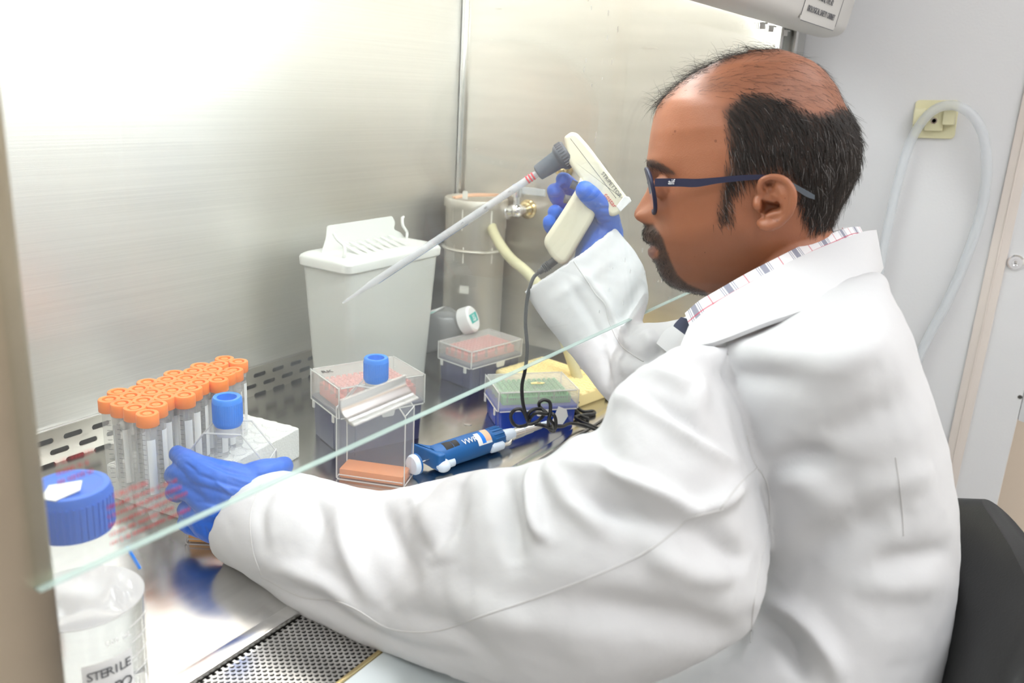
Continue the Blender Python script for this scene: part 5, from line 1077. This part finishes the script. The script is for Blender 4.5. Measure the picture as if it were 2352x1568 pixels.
for k_, z_ in enumerate((.050, .085, .12)): text(str(9-k_), .0055, M['greyink'], 'graduation_number', sp_, ax*z_+pa_n*.0050+np.cross(ax, pa_n)*.000, np.cross(ax, pa_n), -ax, False)
# cable
cp_ = [plug1, W(1224, 640, 1.06), W(1212, 680, 1.06), W(1207, 740, 1.065), W(1211, 800, 1.07), W(1206, 850, 1.075), W(1199, 885, 1.085), W(1201, 925, 1.095), W(1210, 960, 1.10)]
cp_ += [W(x, y, d) for x, y, d in [(1214, 972, 1.11), (1200, 942, 1.11), (1183, 941, 1.11), (1173, 955, 1.115), (1180, 974, 1.12), (1196, 979, 1.12), (1214, 972, 1.11), (1213, 952, 1.10), (1226, 940, 1.10), (1246, 940, 1.105), (1250, 950, 1.11), (1236, 966, 1.10), (1216, 974, 1.10), (1218, 960, 1.105), (1232, 948, 1.095), (1256, 950, 1.10), (1240, 934, 1.105), (1239, 924, 1.10), (1250, 918, 1.10), (1263, 924, 1.10), (1264, 945, 1.10), (1262, 962, 1.10), (1272, 975, 1.105), (1272, 990, 1.115), (1262, 985, 1.12), (1260, 965, 1.11), (1268, 950, 1.10), (1276, 962, 1.10), (1274, 985, 1.11), (1250, 978, 1.12), (1230, 974, 1.11), (1256, 977, 1.13), (1290, 979, 1.16)]]
def fl(px, py, z=.0035): return Wz(px, py, z)
cp_ += [fl(1310, 972, .012), fl(1340, 976, .006), fl(1362, 984), fl(1376, 994), fl(1378, 1003)]
o = MB().add(tube(cp_, .0023, 10, 6)).build('power_cable', M['cable']); tag(o, 'thin black cable hanging from the pipette controller and tangled before the blue tip box', 'cable')
o = MB().add(tube([fl(1325, 925, .010), fl(1345, 910, .006), fl(1365, 906, .004), fl(1400, 910, .004), fl(1430, 930, .004)], .0026, 10, 6)).add(tube([fl(1325, 935, .004), fl(1340, 945), fl(1362, 944), fl(1364, 950), fl(1345, 952), fl(1322, 958), fl(1340, 970), fl(1375, 985), fl(1395, 1002)], .0026, 10, 6)).add(tube([fl(1322, 940), fl(1335, 955), fl(1352, 962)], .0026, 10, 6)).add(tube([fl(1188, 868, .004), fl(1196, 870, .010), fl(1202, 876, .006), fl(1225, 872, .004)], .0026, 10, 6)).build('mains_cable', M['cable']); tag(o, 'thicker black cable looped on the steel between the blue tip box and the grille', 'cable')
# ------------------------------------------------------------ chair
chc = W(2330, 1480, .97); ch0 = np.array([hipc[0], hipc[1], 0]); ch = thing('laboratory_chair', 'black vinyl laboratory chair with rounded backrest behind the seated person', 'chair', (ch0[0], ch0[1], 0), math.atan2(F_[1], F_[0]))
MB().add(loft([rring(.44, .46, .12, z_, 0, 0, 6) if not k_ else rring(.44-k_, .46-k_, .11, z_, 0, 0, 6) for z_, k_ in ((.40, .06), (.405, .01), (.42, 0), (.46, 0), (.475, .012), (.482, .05), (.484, .12))])).build('seat', M['leather'], ch)
# backrest: profile lies in the camera-facing plane and spans along the person's side axis
xb = min(np.arange(-.60, -.05, .002), key=lambda q: abs(proj(ch0+F_*q+[0, 0, .80])[0][0, 0]-2318)); top = min(np.arange(.6, 1.2, .002), key=lambda q: abs(proj(ch0+F_*xb+[0, 0, q])[0][0, 1]-1262)); bx = []
for i in range(13):
    t = i/12; z_ = top-.42+.42*t; w_ = .21*math.sqrt(max(0, 1-((t-.5)/.53)**4)); q = .058*math.sqrt(max(0.0, 1-(max(0, (t-.62)/.385))**2.4))*(1 if t > .2 else .6+2*t)
    ring = []
    for a in np.linspace(0, 2*math.pi, 32, endpoint=False): ca2, sa2 = math.cos(a), math.sin(a); yy_ = w_*math.copysign(abs(sa2)**.6, sa2); ring.append((q*math.copysign(abs(ca2)**.8, ca2)+xb-.07*(yy_/.21)**2*-1*.6, yy_, z_))
    bx.append(ring)
MB().add(loft(bx)).build('backrest', M['leather'], ch)
one(tube([(-.12, 0, .42), (xb-.04, 0, .44), (xb-.02, 0, .62), (xb-.02, 0, .75)], .016, 12, 5), 'backrest_bar', M['black'], ch)
one(lathe([(0, .10), (.03, .10), (.03, .28), (.018, .285), (.018, .40), (.06, .405), (0, .41)], 24), 'column', M['steel'], ch)
for i in range(5):
    a = 2*math.pi*i/5+.3; lg = one(tube([(.02*math.cos(a), .02*math.sin(a), .12), (.28*math.cos(a), .28*math.sin(a), .075)], .016, 10, 0), 'leg', M['black'], ch)
    MB().add(lathe([(0, -.012), (.026, -.012), (.028, -.008), (.028, .008), (.026, .012), (0, .012)], 20), frame((.28*math.cos(a), .28*math.sin(a), .028), (math.cos(a), math.sin(a), 0), (0, 0, 1), (-math.sin(a), math.cos(a), 0))).build('caster', M['black'], lg)
